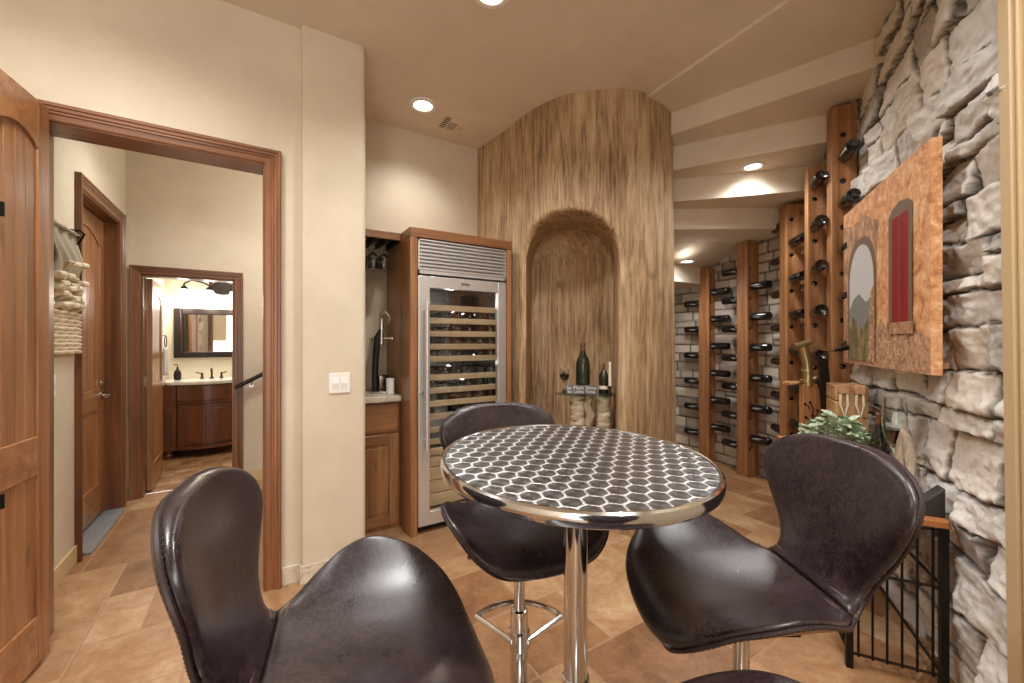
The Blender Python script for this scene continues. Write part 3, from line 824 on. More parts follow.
for k in range(8):
    z=1.853+k*.0255
    mb.add([(FX0+.012,FY+.030,z+.020),(FX1-.012,FY+.030,z+.020),(FX1-.012,FY+.006,z+.002),(FX0+.012,FY+.006,z+.002),(FX0+.012,FY+.030,z+.024),(FX1-.012,FY+.030,z+.024),(FX1-.012,FY+.006,z+.014),(FX0+.012,FY+.006,z+.014)],[(3,2,1,0),(4,5,6,7),(2,3,7,6),(0,1,5,4),(1,2,6,5),(3,0,4,7)])
mb.build('vent_grille',M['steelX'],fr,world=True,smooth=False)
mb=MB(); mb.tube([(1.005,FY-.048,.60),(1.005,FY-.048,1.63)],.013,14)
for z in (.66,1.57): mb.tube([(1.005,FY-.048,z),(1.005,FY+.006,z)],.009,10)
mb.build('handle',M['steel'],fr,world=True)
mb=MB(); mb.box((1.285,FY+.002,1.765),(1.355,FY+.006,1.780)); tag(mb.build('badge',M['nickel'],fr,world=True),'small embossed maker plate')
mb=MB(); mb.lathe([(.012,0),(.012,.012),(.006,.014)],14,0,TR(FX0+.022,FY+.005,.99,0,pi/2)); mb.build('lock',M['chrome'],fr,world=True)
SH=[1.60,1.505,1.41,1.315,1.225,1.09,.995,.90,.805,.71,.625]
for z in SH:
    mb=MB(); mb.box((GX0-.01,FY+.075,z-.024),(GX1+.03,FY+.095,z+.018)); mb.build('shelf_front',M['shelfwood'],fr,world=True,bevel=.003)
for z in (.20,.295,.39,.485,.555):
    mb=MB(); h=.085 if z<.5 else .06
    mb.box((GX0-.01,FY+.075,z-.045),(GX1+.03,FY+.095,z-.045+h)); mb.build('drawer_front',M['shelfwood'],fr,world=True,bevel=.003)
# bottles lying in it, bases to the glass
def bottle_mesh(name,mats,parent=None,T=None,butt_r=.037,L=.205,neck=.075,n=20,label=False):
    mb=MB(); r=butt_r
    prof=[(.004,.018),(r*.55,.012),(r*.85,.002),(r*.96,.001),(r,.008),(r,L*.92),(r*.97,L*.965),(r*.85,L*1.0),(r*.62,L*1.025),(.017,L*1.05),(.0145,L*1.07),(.0138,L+.05+neck),(.0155,L+.052+neck),(.0155,L+.064+neck),(.010,L+.066+neck)]
    mb.lathe(prof,n,0,T); 
    return mb
ordn=['first','second','third','fourth','fifth','sixth','seventh','eighth','ninth','tenth','eleventh','twelfth']
fb_me=None
for si,z in enumerate(SH[:9]):
    if si in (0,): continue
    for k in range(6):
        if (si*7+k*3)%11 in (4,): continue
        x=GX0+.045+k*.098
        lb='dark bottle in the wine refrigerator, %s from left on the %s rack down'%(ordn[k],ordn[si])
        if fb_me is None:
            mb=bottle_mesh('wine_bottle',None,T=Matrix.Rotation(-pi/2,4,'X')); o=mb.build('wine_bottle',M['bottle']); fb_me=o
        else:
            o=fb_me.copy(); COL.objects.link(o)
        o.location=(x,FY+.105,z+.036); tag(o,lb,'bottle','bottles inside the wine refrigerator')
# ---- small bar recess
bc=thing('bar_cabinet','low knotty wood bar cabinet beside the wine refrigerator','cabinet',(.6,2.95,0))
mb=MB(); mb.box((.33,2.97,0),(.899,3.335,.915)); mb.build('body',M['cabinet'],bc,world=True,bevel=.002)
mb=MB(); mb.box((.50,2.95,.70),(.885,2.97,.905)); mb.build('drawer',M['cabinetX'],bc,world=True,bevel=.006)
mb=MB()
mb.box((.50,2.952,.03),(.57,2.97,.685)); mb.box((.815,2.952,.03),(.885,2.97,.685)); mb.box((.57,2.952,.03),(.815,2.97,.10),1); mb.box((.57,2.952,.615),(.815,2.97,.685),1)
mb.box((.57,2.962,.10),(.815,2.97,.615)); mb.box((.595,2.956,.125),(.79,2.97,.59))
mb.build('door',[M['cabinet'],M['cabinetX']],bc,world=True,bevel=.004)
mb=MB(); mb.box((.33,2.925,.918),(.899,3.337,.962)); tag(mb.build('countertop',M['counter'],bevel=.006),'cream stone counter slab on the small bar cabinet','countertop')
gr=thing('glass_rack','wooden rack rail holding upside-down stemware above the bar counter','rack',(.6,2.95,2.04))
mb=MB(); mb.box((.33,2.95,2.085),(.899,2.975,2.14)); mb.build('front_rail',M['cabinetX'],gr,world=True,bevel=.003)
mb=MB(); mb.box((.33,2.975,2.125),(.899,3.337,2.14)); mb.build('top_panel',M['cabinetX'],gr,world=True)
for k in range(5):
    x=.56+k*.082
    mb=MB(); mb.box((x-.012,2.98,2.075),(x+.012,3.30,2.083)); mb.box((x-.004,2.98,2.083),(x+.004,3.30,2.125)); mb.build('glass_rail',M['iron'],gr,world=True)
GL=[(.0,.0),(.036,.0),(.037,.003),(.012,.006),(.005,.014),(.004,.085),(.008,.095),(.026,.112),(.037,.135),(.040,.16),(.037,.20),(.033,.215),(.031,.215),(.035,.198),(.038,.16),(.035,.136),(.024,.116),(.004,.10),(.0001,.10)]
gl0=None
for k,(x,y) in enumerate(((.72,3.02),(.80,3.03),(.80,3.13),(.64,3.03),(.72,3.14))):
    lb='upside-down clear stem glass over the bar counter, '+['middle of the front row','right of the front row','right of the back row','left of the front row, by the pilaster','middle of the back row'][k]
    if gl0 is None:
        mb=MB(); mb.lathe([(max(r,.0005),-z) for r,z in GL],20,caps=False); gl0=mb.build('wine_glass',M['glass']); fixn(gl0); o=gl0
    else: o=gl0.copy(); COL.objects.link(o)
    o.location=(x,y,2.088); tag(o,lb,'glass','stemware hanging in the bar rack')
# lever corkscrew on the counter
def lever_opener(loc,rz,H,label,metal,group=None,style=0):
    t=thing('bar_corkscrew',label,'corkscrew',loc,rz)
    mb=MB()
    if style==0: mb.box((-.075,-.06,0),(.075,.06,.018)); mb.build('base',M['nickel'],t,bevel=.004)
    else: mb.prism([(-.07,-.07),(.07,-.07),(.085,-.02),(.085,.05),(.05,.08),(-.05,.08),(-.085,.05),(-.085,-.02)],0,.03); mb.build('base',M['rackwood'],t,bevel=.004)
    return t
t=lever_opener((.81,3.14,.962),-.35,.6,'black and chrome lever corkscrew standing on the bar counter','chrome')
mb=MB(); mb.tube([(-.045,.0,.015),(-.048,0,.15),(-.04,0,.30),(-.03,0,.42),(.0,.0,.48)],[.026,.024,.024,.024,.016],12); mb.build('column',M['blackplastic'],t)
mb=MB(); mb.lathe([(.016,.36),(.022,.37),(.018,.40),(.014,.44),(.018,.50),(.02,.53),(.012,.56)],16,0,TR(.0,0,0)); mb.tube([(-.075,0,.412),(.075,0,.412)],.010,10); mb.sphere((-.08,0,.412),.015); mb.sphere((.08,0,.412),.015); mb.build('head',M['chrome'],t)
mb=MB(); mb.tube([(-.01,0,.54),(.0,.0,.60),(.03,0,.61),(.06,0,.57),(.05,0,.53)],[.010,.014,.016,.013,.009],10); mb.build('lever',M['nickel'],t)
mb=MB(); mb.lathe([(.002,0),(.026,0),(.028,.01),(.030,.10),(.031,.115),(.028,.115),(.026,.01),(.002,.006)],24,caps=False)
o=mb.build('cup',M['porcelain']); o.location=(.845,3.03,.9625); tag(o,'white cup standing beside the lever corkscrew on the bar counter','cup')
mb=MB(); mb.lathe([(.002,0),(.045,0),(.055,.02),(.06,.10),(.058,.12),(.055,.12),(.055,.02),(.002,.006)],24,caps=False)
o=mb.build('canister',M['nickel']); o.location=(.835,3.27,.9625); tag(o,'steel canister at the back of the bar counter','canister')
# ---- switches
def switch(name,label,T,gang):
    t=thing(name,label,'switch',T.translation,0); t.matrix_basis=T
    w=.07+.046*(gang-1)
    mb=MB(); mb.box((-w/2,0,-.058),(w/2,.006,.058)); mb.build('plate',M['white'],t,bevel=.002)
    for k in range(gang):
        x=(k-(gang-1)/2)*.046; mb=MB(); mb.add([(x-.016,.006,-.033),(x+.016,.006,-.033),(x+.016,.006,.033),(x-.016,.006,.033),(x-.016,.008,-.033),(x+.016,.008,-.033),(x+.016,.012,.0),(x-.016,.012,.0),(x-.016,.0075,.033),(x+.016,.0075,.033)],[(4,5,6,7),(7,6,9,8),(0,1,5,4),(3,8,9,2),(0,4,7,8,3),(1,2,9,6,5)][:4]+[(0,4,7,8,3),(1,2,9,6,5)]); mb.build('rocker',M['porcelain'],t,smooth=False)
    return t
switch('light_switch','white double light switch plate on the plaster pilaster',TR(.416,2.545,1.109,pi),2)
switch('light_switch','white single switch plate on the hallway wall beside the folded door',TR(HX,3.185,1.112,-pi/2),1)
# ---- recessed lights
def downlight(x,y,z,label,r=.10):
    t=thing('downlight',label,'light',(x,y,z))
    mb=MB(); mb.lathe([(r*.66,-.003),(r*.70,-.010),(r*.95,-.010),(r,-.004),(r,.0),(r*.66,.0),(r*.66,-.003)],40,caps=False); mb.build('trim_ring',M['white'],t)
    mb=MB(); mb.lathe([(.001,-.004),(r*.66,-.004),(r*.66,-.002),(.001,-.002)],32,caps=False); mb.build('lens',M['lamp'],t)
    return t
downlight(1.061,2.932,CEIL,'round recessed light in the flat ceiling near the air vent')
downlight(1.01,1.80,CEIL,'round recessed light in the flat ceiling above the bar table')
downlight(3.323,1.71,2.734,'round recessed light in the stepped ceiling above the tall cedar posts',.085)
downlight(3.80,2.62,2.187,'round recessed light in the lowest visible ceiling step behind the column',.085)
vt=thing('air_vent','small painted air register in the ceiling beside the recessed light','vent',(1.365,3.06,CEIL))
mb=MB(); mb.box((-.115,-.105,-.006),(.115,.105,0)); mb.build('frame',M['ceil'],vt,bevel=.002)
for x0,x1,y0,y1 in ((-.095,-.05,-.085,.085),(-.035,.03,-.02,.085),(.055,.08,.02,.06)):
    mb=MB(); mb.box((x0,y0,-.0075),(x1,y1,-.006)); 
    n=6
    mb.build('opening',plain('vent_slot_%d'%int(x0*1000),(92,70,46),.8),vt)
    mb=MB()
    for k in range(n): yy=y0+(y1-y0)*(k+.5)/n; mb.box((x0,yy-.003,-.010),(x1,yy+.003,-.0075))
    mb.build('louver',M['ceil'],vt)
# ---- cedar posts with bottles
def place_polar(a,r): a=radians(a); return (CX+r*cos(a),CY+r*sin(a))
PW,PD=.125,.135
POSTS=[ # name, centre front xy , inward normal angle, top z, right0, pitch, n_right, n_left, order text
('fifth'),]
def post_at(x,y,na,top,r0,pitch,nr,nl,dl,desc,short,PD=.135):
    """x,y: mid of front face; na: world angle of the front normal (into the room)"""
    t=thing('wine_post',desc,'wine rack',(x,y,0),na-pi/2,'cedar wine posts along the curved stone wall')
    # local: +y out into room, +x along wall to viewer's left of the front face ; clockwise side (towards camera) = -x side resolved below
    mb=MB(); mb.box((-PW/2,-PD,0),(PW/2,0,top)); o=mb.build('timber',M['post'],t,bevel=.006)
    hz=[r0-pitch*k for k in range(nr)]; lz=[r0-dl-pitch*k for k in range(nl)]
    hx={'tallest':-.062,'fourth ':-.042}.get(short[:7],-.045)
    cut=MB()
    for z in hz+lz: cut.lathe([(.0175,-.12),(.0175,.12)],14,0,TR(0,hx,z,0,0,pi/2))
    co=cut.build('cutter',M['black']); co.parent=t
    bo=o.modifiers.new('holes','BOOLEAN'); bo.object=co; bo.operation='DIFFERENCE'; bo.solver='EXACT'
    o.modifiers.move(1,0) if len(o.modifiers)>1 else None
    bpy.context.view_layer.update()
    dg=bpy.context.evaluated_depsgraph_get(); me=bpy.data.meshes.new_from_object(o.evaluated_get(dg))
    o.modifiers.clear(); o.data=me
    bpy.data.objects.remove(co)
    mb=MB(); mb.box((PW/2,-PD*.72,top-.045),(PW/2+.004,-PD*.25,top-.0)); mb.sphere((PW/2+.004,-PD*.5,top-.02),.006,8,6); mb.build('bracket',M['iron'],t)
    Rm=Matrix.Translation((x,y,0))@Matrix.Rotation(na-pi/2,4,'Z')
    for side,zs in ((1,hz),(-1,lz)):
        for i,z in enumerate(zs):
            if z<.06: continue
            jit=random.uniform(-.03,.03)
            if side>0: base=Rm@TR(PW/2+.207,hx,z,0,0,-pi/2)
            else: base=Rm@TR(-PW/2-.207,hx,z,0,0,pi/2)
            o=BOT.copy(); COL.objects.link(o); o.matrix_basis=base@Matrix.Rotation(random.uniform(0,6),4,'Z')
            sd='camera side' if side>0 else 'far side'
            tag(o,'dark wine bottle in %s, %s, %s down'%(short,sd,ordn[i]),'bottle','wine bottles in the cedar posts')
mb=bottle_mesh('wine_bottle',None,butt_r=.0385,L=.195,neck=.06); BOT=mb.build('wine_bottle',M['bottle'])
PR=1.852
SHORT=['the cedar post nearest the column','second cedar post from the column','third cedar post from the column','fourth cedar post from the column','tallest cedar post beside the stone wall','cedar post hidden behind the column']
DESC=['slim cedar wine post nearest the wood-grained column','second cedar wine post from the column, its foot on the floor','third cedar wine post from the column, in the middle of the rack','fourth cedar wine post from the column, half behind the tallest post','tallest cedar wine post, against the rough stone wall','cedar wine post mostly hidden behind the column']
def pp(px,zc,off=0):
    return None
def polar_post(i,a,top,r0,pitch,nr,nl,dl,pr=PR,PD=.135,twist=0):
    x,y=place_polar(a,pr); post_at(x,y,radians(a+180+twist),top,r0,pitch,nr,nl,dl,DESC[i],SHORT[i],PD)
polar_post(0,-3.5,2.185,2.09,.30,7,6,.19)
polar_post(1,-19.9,2.355,2.079,.30,7,6,.185,1.815,.15,6)
polar_post(2,-39.2,2.51,2.378,.302,7,7,.2,1.795,.17,-4)
polar_post(3,-54.5,2.63,2.385,.306,7,7,-.1,1.785,.17,-4)
polar_post(5,17.5,1.97,1.80,.30,6,5,.19)
ex,ey=cw(2.115+.0268,2.70+.0564)
post_at(ex,ey,radians(32.4+90),2.905,2.708,.305,7,6,.155,DESC[4],SHORT[4])
BOT.location=(0,0,-50)
bpy.data.objects.remove(BOT)
# ---- canvas picture on the stone wall
S0=.378; S1=1.475; PL=S1-S0
cv=thing('canvas_picture','canvas print of a stone facade with arch and red door on the stone wall','picture',wp(S0,.10,1.215),0)
def pc(s,z,n=0): return tuple(wp(S0+s,.14+n,z))
t=NT('printed_orange_stone'); v=t.coord((1,1,1)); n=t.noise(v,9,8,.72,1.2); vo=t.new('ShaderNodeTexVoronoi'); vo.inputs['Scale'].default_value=22; t.link(v,vo.inputs['Vector'])
n_b=t.noise(v,34,6,.75,.8)
f=t.math('ADD',t.math('MULTIPLY',n,.65),t.math('MULTIPLY',n_b,.35))
M['p_orange']=t.set(Base_Color=t.ramp(f,[(.36,(140,88,58)),(.45,(204,142,94)),(.53,(228,172,122)),(.62,(244,214,178))]),Roughness=.6).m
t=NT('printed_brown_stone'); n=t.noise(t.coord((1,1,.5)),18,8,.75,2.); M['p_brown']=t.set(Base_Color=t.ramp(n,[(.34,(104,74,54)),(.48,(170,126,94)),(.6,(212,170,134)),(.76,(234,208,180))]),Roughness=.6).m
t=NT('printed_cobbles'); n=t.noise(t.coord((1,1,1)),26,8,.75,1.5); M['p_cobble']=t.set(Base_Color=t.ramp(n,[(.36,(110,80,58)),(.48,(176,134,102)),(.6,(214,176,142)),(.74,(238,216,190))]),Roughness=.6).m
M['p_sky']=plain('printed_pale_sky',(206,206,206),.6); M['p_hill']=plain('printed_grey_hill',(132,134,132),.6)
t=NT('printed_garden'); n=t.noise(t.coord((1,1,.6)),16,6,.7,1.); M['p_green']=t.set(Base_Color=t.ramp(n,[(.35,(74,78,44)),(.5,(128,112,74)),(.68,(186,164,128))]),Roughness=.6).m
M['p_red']=wood('printed_red_door',(112,14,18),(150,20,26),(172,34,38),'Z',1,.6,0,knots=False)
M['p_grey']=plain('printed_grey_lintel',(122,100,82),.6)
mb=MB(); ZB_,ZT_=1.22,2.135
mb.add([pc(0,ZB_),pc(PL,ZB_),pc(PL,ZT_),pc(0,ZT_),pc(0,ZB_,-.034),pc(PL,ZB_,-.034),pc(PL,ZT_,-.034),pc(0,ZT_,-.034)],[(0,1,2,3),(5,4,7,6),(1,5,6,2),(4,0,3,7),(3,2,6,7),(0,4,5,1)],0)
def patch(poly,m,lvl): mb.add([pc(s*PL/1.134,1.22+(z-1.215)*.962,.0006*lvl) for s,z in poly],[tuple(range(len(poly)))],m)
patch([(.0,1.215),(.55,1.215),(.58,1.5),(.56,1.8),(.60,1.98),(.5,2.02),(.35,2.08),(.2,2.05),(0,2.09)],1,1)
patch([(.40,1.215),(1.134,1.215),(1.134,1.36),(.98,1.41),(.72,1.40),(.62,1.47),(.56,1.40)],2,2)
arch=[(.13,1.24),(.53,1.24)]+[(.33+.2*cos(a),1.70+.21*sin(a)) for a in np.linspace(0,pi,18)]
patch([(a[0]+(.03 if a[0]>.33 else -.035),a[1]+(.04 if a[1]>1.7 else 0)) for a in arch],7,3); patch(arch,3,4)
patch([(.13,1.54),(.2,1.60),(.3,1.63),(.42,1.57),(.53,1.61),(.53,1.24),(.13,1.24)],4,5)
patch([(.13,1.24),(.53,1.24),(.53,1.50),(.44,1.47),(.36,1.42),(.27,1.46),(.2,1.5),(.13,1.48)],5,6)
patch([(.46,1.24),(.55,1.24),(.55,1.66),(.49,1.62),(.47,1.5)],2,7)
patch([(.735,1.42),(.985,1.42),(.985,1.96),(.95,1.985),(.86,2.0),(.77,1.98),(.735,1.95)],7,8)
patch([(.775,1.44),(.95,1.44),(.95,1.935),(.775,1.935)],6,9); patch([(.858,1.44),(.864,1.44),(.864,1.935),(.858,1.935)],7,10)
patch([(.73,1.385),(1.0,1.385),(1.01,1.44),(.72,1.44)],1,11)
mb.build('canvas',[M['p_orange'],M['p_brown'],M['p_cobble'],M['p_sky'],M['p_hill'],M['p_green'],M['p_red'],M['p_grey']],cv,world=True,smooth=False)
for z0,z1 in ((1.24,1.265),(2.06,2.085)):
    mb=MB(); a=[wp(S0+.12,.04,z0),wp(S1-.12,.04,z0),wp(S1-.12,.1055,z0),wp(S0+.12,.1055,z0)]; mb.prism([(p.x,p.y) for p in a],z0,z1)
    mb.build('stretcher_bar',M['crate'],cv,world=True)
# ---- wire console under it
CS1=(2.857-1.53)/.903; CS0=.20; CN0,CN1=.08,.40; CZ=.66
cn=thing('console_rack','black iron wire console with wooden top along the stone wall','console',wp((CS0+CS1)/2,.24,0),radians(32.4))
def cq(a,b,n0,n1): 
    p=[wp(a,n0,0),wp(b,n0,0),wp(b,n1,0),wp(a,n1,0)]; return [(q.x,q.y) for q in p]
mb=MB(); mb.prism(cq(CS0,CS1,CN0,CN1),CZ-.028,CZ); mb.build('top',M['rackwood'],cn,world=True,bevel=.004)
for s_,n_ in ((CS0+.015,CN0+.015),(CS1-.015,CN0+.015),(CS0+.015,CN1-.015),(CS1-.015,CN1-.015)):
    mb=MB(); mb.prism(cq(s_-.012,s_+.012,n_-.012,n_+.012),0,CZ-.029); mb.build('leg',M['iron'],cn,world=True)
mb=MB()
for z in (CZ-.04,.40,.06):
    mb.tube([wp(CS0+.015,CN1-.015,z),wp(CS1-.015,CN1-.015,z),wp(CS1-.015,CN0+.015,z),wp(CS0+.015,CN0+.015,z)],.007,6,closed=True)
mb.build('frame_bars',M['bronze'],cn,world=True)
mb=MB()
for k in range(1,14): mb.tube([wp(CS0+(CS1-CS0)*k/14,CN1-.015,.05),wp(CS0+(CS1-CS0)*k/14,CN1-.015,CZ-.03)],.0045,6)
for k in range(1,7): mb.tube([wp(CS1-.015,CN0+(CN1-CN0)*k/7,.05),wp(CS1-.015,CN0+(CN1-CN0)*k/7,CZ-.03)],.0045,6)
for k in range(8):
    a=CS0+(CS1-CS0)*k/8; b=CS0+(CS1-CS0)*(k+1)/8; mb.tube([wp(a,CN1-.015,.06),wp(b,CN1-.015,.40)],.004,6)
mb.build('wire_grid',M['iron'],cn,world=True)
# things on the console
def wl(s,n,z): return tuple(wp(s,n,z))
def at_cam(x,z): X,Y=cw(x,z); return X,Y
# brass lever corkscrew on a wooden stand
ox,oy=2.903,1.126
ang0=radians(32.4)
t=thing('bar_corkscrew','brass lever corkscrew on a tall wooden stand behind the right stool','corkscrew',(ox,oy,CZ),0)
view=Matrix.Rotation(-YAW,4,'Z')    # local x ~ across the view
def vb(mb,name,m,**k):
    mb.v=[tuple(view@Vector(p)) for p in mb.v]; return mb.build(name,m,t,**k)
mb=MB(); mb.box((-.20,-.055,0),(.10,.055,.10)); vb(mb,'base',M['rackwood'],bevel=.004)
mb=MB(); T_=Matrix(((1,0,0,0),(0,0,-1,0),(0,1,0,0),(0,0,0,1)))
mb.prism([(-.085,.102),(.075,.102),(.0,.43),(-.085,.43)],-.02,.02,0,T_); vb(mb,'stand',M['post'],bevel=.003)
mb=MB(); mb.prism([(.03,.102),(.10,.102),(.055,.58),(-.005,.60)],.022,.034,0,T_); vb(mb,'back_plate',M['bronze'],bevel=.002)
mb=MB(); mb.tube([(-.045,0,.42),(-.05,0,.56),(-.075,0,.66)],[.030,.026,.030],14); mb.lathe([(.034,.44),(.034,.455)],16,0,TR(-.05,0,0)); mb.lathe([(.032,.50),(.035,.51),(.032,.52)],16,0,TR(-.05,0,0)); mb.tube([(-.125,-.0,.655),(-.03,0,.685)],[.022,.018],12)
mb.tube([(-.10,0,.445),(.03,0,.435)],.016,10); mb.tube([(.0,0,.47),(.035,0,.43),(.02,0,.40)],.010,8); vb(mb,'clamp',M['brass'])
mb=MB(); mb.tube([(-.03,0,.68),(.03,-.02,.645),(.09,-.03,.635)],[.012,.010,.009],10); vb(mb,'lever_arm',M['brass'])
mb=MB(); mb.tube([(.09,-.03,.635),(.13,-.035,.645),(.17,-.035,.655),(.20,-.035,.655)],[.008,.014,.016,.008],10); vb(mb,'lever_handle',M['bronze'])
mb=MB(); mb.tube([(-.10,0,.44),(-.16,0,.435),(-.19,0,.44)],[.009,.014,.010],10); vb(mb,'clamp_handle',M['crate'])
mb=MB()   # burnt-in grape vine mark on the stand
for a,b in (((-.055,.12),(-.03,.24)),((-.03,.24),(-.045,.32)),((-.03,.22),(.0,.27)),((-.04,.18),(-.07,.23)),((-.035,.2),(.005,.17)),((-.02,.14),(-.01,.09)),((-.05,.28),(-.075,.31))):
    mb.tube([(a[0],-.0205,a[1]),((a[0]+b[0])/2+.01,-.0205,(a[1]+b[1])/2),(b[0],-.0205,b[1])],.0035,6); mb.sphere((b[0],-.0205,b[1]),.009,8,6,sc=(1,.2,1))
vb(mb,'vine_emblem',M['bronze'])
# crate with rope handles, propped above plant
cr=thing('wooden_crate','pale wooden crate with rope handles beside the tallest cedar post','crate',wp(.62,.19,CZ),radians(32.4))
for k in range(5):
    mb=MB(); z0,z1=k*.09,k*.09+.082
    mb.box((-.09,-.075,z0),(.09,-.064,z1)); mb.box((-.09,.064,z0),(.09,.075,z1)); mb.box((-.102,-.075,z0),(-.09,.075,z1)); mb.box((.09,-.075,z0),(.102,.075,z1)); mb.build('slat',M['crate'],cr,bevel=.002)
for x,y in ((-.084,-.058),(-.084,.058),(.084,-.058),(.084,.058)):
    mb=MB(); mb.box((x-.006,y-.006,.0),(x+.006,y+.006,.442)); mb.build('corner_post',M['crate'],cr)
mb=MB(); mb.box((-.09,-.064,.0),(.09,.064,.012)); mb.build('bottom',M['crate'],cr)
for y in (-.035,.035):
    mb=MB(); mb.box((-.124,y-.024,.40),(-.103,y+.024,.45)); mb.build('block',M['crate'],cr,bevel=.003)
    mb=MB(); mb.tube([(-.112,y-.014,.40),(-.118,y-.016,.34),(-.122,y,.27),(-.118,y+.018,.34),(-.112,y+.014,.40)],.006,8); mb.build('rope_handle',M['rope'],cr)
# plant
px,py=wp(.84,.285,0).x,wp(.84,.285,0).y
pl=thing('potted_plant','leafy pale green plant in a dark basket on the console','plant',(px,py,CZ))
mb=MB(); mb.lathe([(.05,0),(.075,.01),(.085,.10),(.088,.11),(.08,.112),(.075,.09),(.002,.085)],24); mb.build('pot',M['pot'],pl)
r=random.Random(5); mb=MB(); ms=MB()
for k in range(230):
    a=r.uniform(0,2*pi); rad=.14*sqrt(r.random()); h=.145+.135*(1-(rad/.14)**2)*r.uniform(.6,1.1)
    c=Vector((rad*cos(a),rad*sin(a),h)); L=r.uniform(.042,.064); W=L*.62
    T_=Matrix.Translation(c)@Matrix.Rotation(a+r.uniform(-.7,.7),4,'Z')@Matrix.Rotation(r.uniform(-.7,.5),4,'Y')@Matrix.Rotation(r.uniform(-.4,.4),4,'X')
    pts=[(0,0,0),(L*.3,-W*.42,.004),(L*.7,-W*.48,.003),(L,-W*.2,-.003),(L*1.1,0,-.006),(L,W*.2,-.003),(L*.7,W*.48,.003),(L*.3,W*.42,.004),(L*.55,0,-.004)]
    mb.add(pts,[(0,1,8),(1,2,8),(2,3,8),(3,4,8),(4,5,8),(5,6,8),(6,7,8),(7,0,8)],0,T_)
    if k%3==0: ms.tube([(0,0,.09),(rad*.5*cos(a),rad*.5*sin(a),h*.7),tuple(c)],.002,5)
mb.build('foliage',M['leaf'],pl,angle=80); ms.build('stem',M['leaf'],pl)
# basket with bottle
bx=wp(1.0,.15,0)
bk=thing('wicker_basket','small wicker basket holding a green bottle near the stone wall','basket',(bx.x,bx.y,CZ))
mb=MB()
for k in range(9): 
    rr=.062+.012*k/8
    mb.tube([(rr*cos(q)+.003*(1 if i%2 else -1)*cos(q),rr*sin(q),.008+k*.0145) for i,q in enumerate(np.linspace(0,2*pi,29)[:-1])],.0085,6,closed=True)
mb.build('weave',M['wicker'],bk)
mb=MB(); mb.lathe([(.002,.0),(.062,.0),(.062,.006),(.002,.006)],24,caps=False); mb.build('bottom',M['wicker'],bk)
mb=MB(); mb.tube([(.074*cos(q),.0,.125+.0*sin(q)+.14*sin(q)*.0) for q in (0,)]+[(.074,0,.13)],.004,6); 
def bottle_std(name,label,loc,h,r,m,foil=True,lab=None,lean=0):
    t=thing(name,label,'bottle',loc); k=h/.30
    mb=MB(); mb.lathe([(.004,.012),(r*.6,.008),(r*.9,0),(r,.006),(r,.16*k),(r*.97,.18*k),(r*.78,.205*k),(r*.5,.225*k),(.0145*k,.245*k),(.0135*k,.262*k)],28); mb.build('glass_body',m,t)
    mb=MB(); mb.lathe([(.0142*k,.25*k),(.0142*k,.285*k),(.0165*k,.286*k),(.0165*k,.297*k),(.012*k,.30*k)],20); mb.build('foil',M['foil'],t)
    if lab: 
        mb=MB(); mb.lathe([(r+.0008,lab[0]),(r+.0008,lab[1])],28,caps=False); mb.build('label',M['label'],t)
    t.rotation_euler=(0,lean,0)
    return t
bottle_std('wine_bottle','green bottle with pale cork top standing in the wicker basket',(bx.x,bx.y,CZ+.0075),.33,.037,M['bottlegreen'])
# wine glass on driftwood near the wall
dw=wp(1.2,.16,0)
d=thing('driftwood_sculpture','pale twisted driftwood piece on the console against the stone wall','driftwood',(dw.x,dw.y,CZ))
def dl(s,n,z): p=wp(s,n,z)-Vector((dw.x,dw.y,0)); return (p.x,p.y,z)
mb=MB(); 
mb.tube([dl(1.22,.15,.03),dl(1.21,.14,.12),dl(1.20,.13,.24),dl(1.20,.12,.29),dl(1.22,.12,.25),dl(1.28,.13,.16),dl(1.30,.15,.02)],[.03,.028,.022,.024,.02,.018,.022],10)
mb.tube([dl(1.25,.13,.04),dl(1.19,.13,.12),dl(1.2,.13,.21)],[.04,.034,.02],10); mb.tube([dl(1.25,.16,.03),dl(1.23,.14,.12),dl(1.2,.13,.25)],[.03,.022,.012],10)
mb.build('branch',M['drift'],d)
gx=wp(1.125,.135,0)
wg=thing('wine_glass','stemmed wine glass on the console in front of the stone wall','glass',(gx.x,gx.y,CZ+.0))
mb=MB(); mb.lathe([(max(r*1.15,.0005),z*2.0) for r,z in GL],24,caps=False); o=mb.build('bowl',M['glass'],wg); fixn(o)
mb=MB(); mb.lathe([(.0005,.214),(.027,.234),(.039,.268),(.041,.285),(.0005,.285)],24,caps=False); mb.build('wine',M['wine'],wg)
# slate wedge at the near end
sx=wp(1.40,.14,0)
mb=MB(); T_=Matrix.Translation((sx.x,sx.y,CZ+.001))@Matrix.Rotation(radians(32.4)+pi/2,4,'Z')@Matrix(((1,0,0,0),(0,0,-1,0),(0,1,0,0),(0,0,0,1)))
mb.prism([(-.055,0),(.06,0),(-.055,.115),(-.03,.09)],-.025,.025,0,T_) if False else mb.prism([(.055,0),(-.06,0),(-.06,.115)],-.03,.03,0,T_)
tag(mb.build('stone_wedge',M['slate'],bevel=.002),'dark slate wedge on the near end of the wire console','stone')
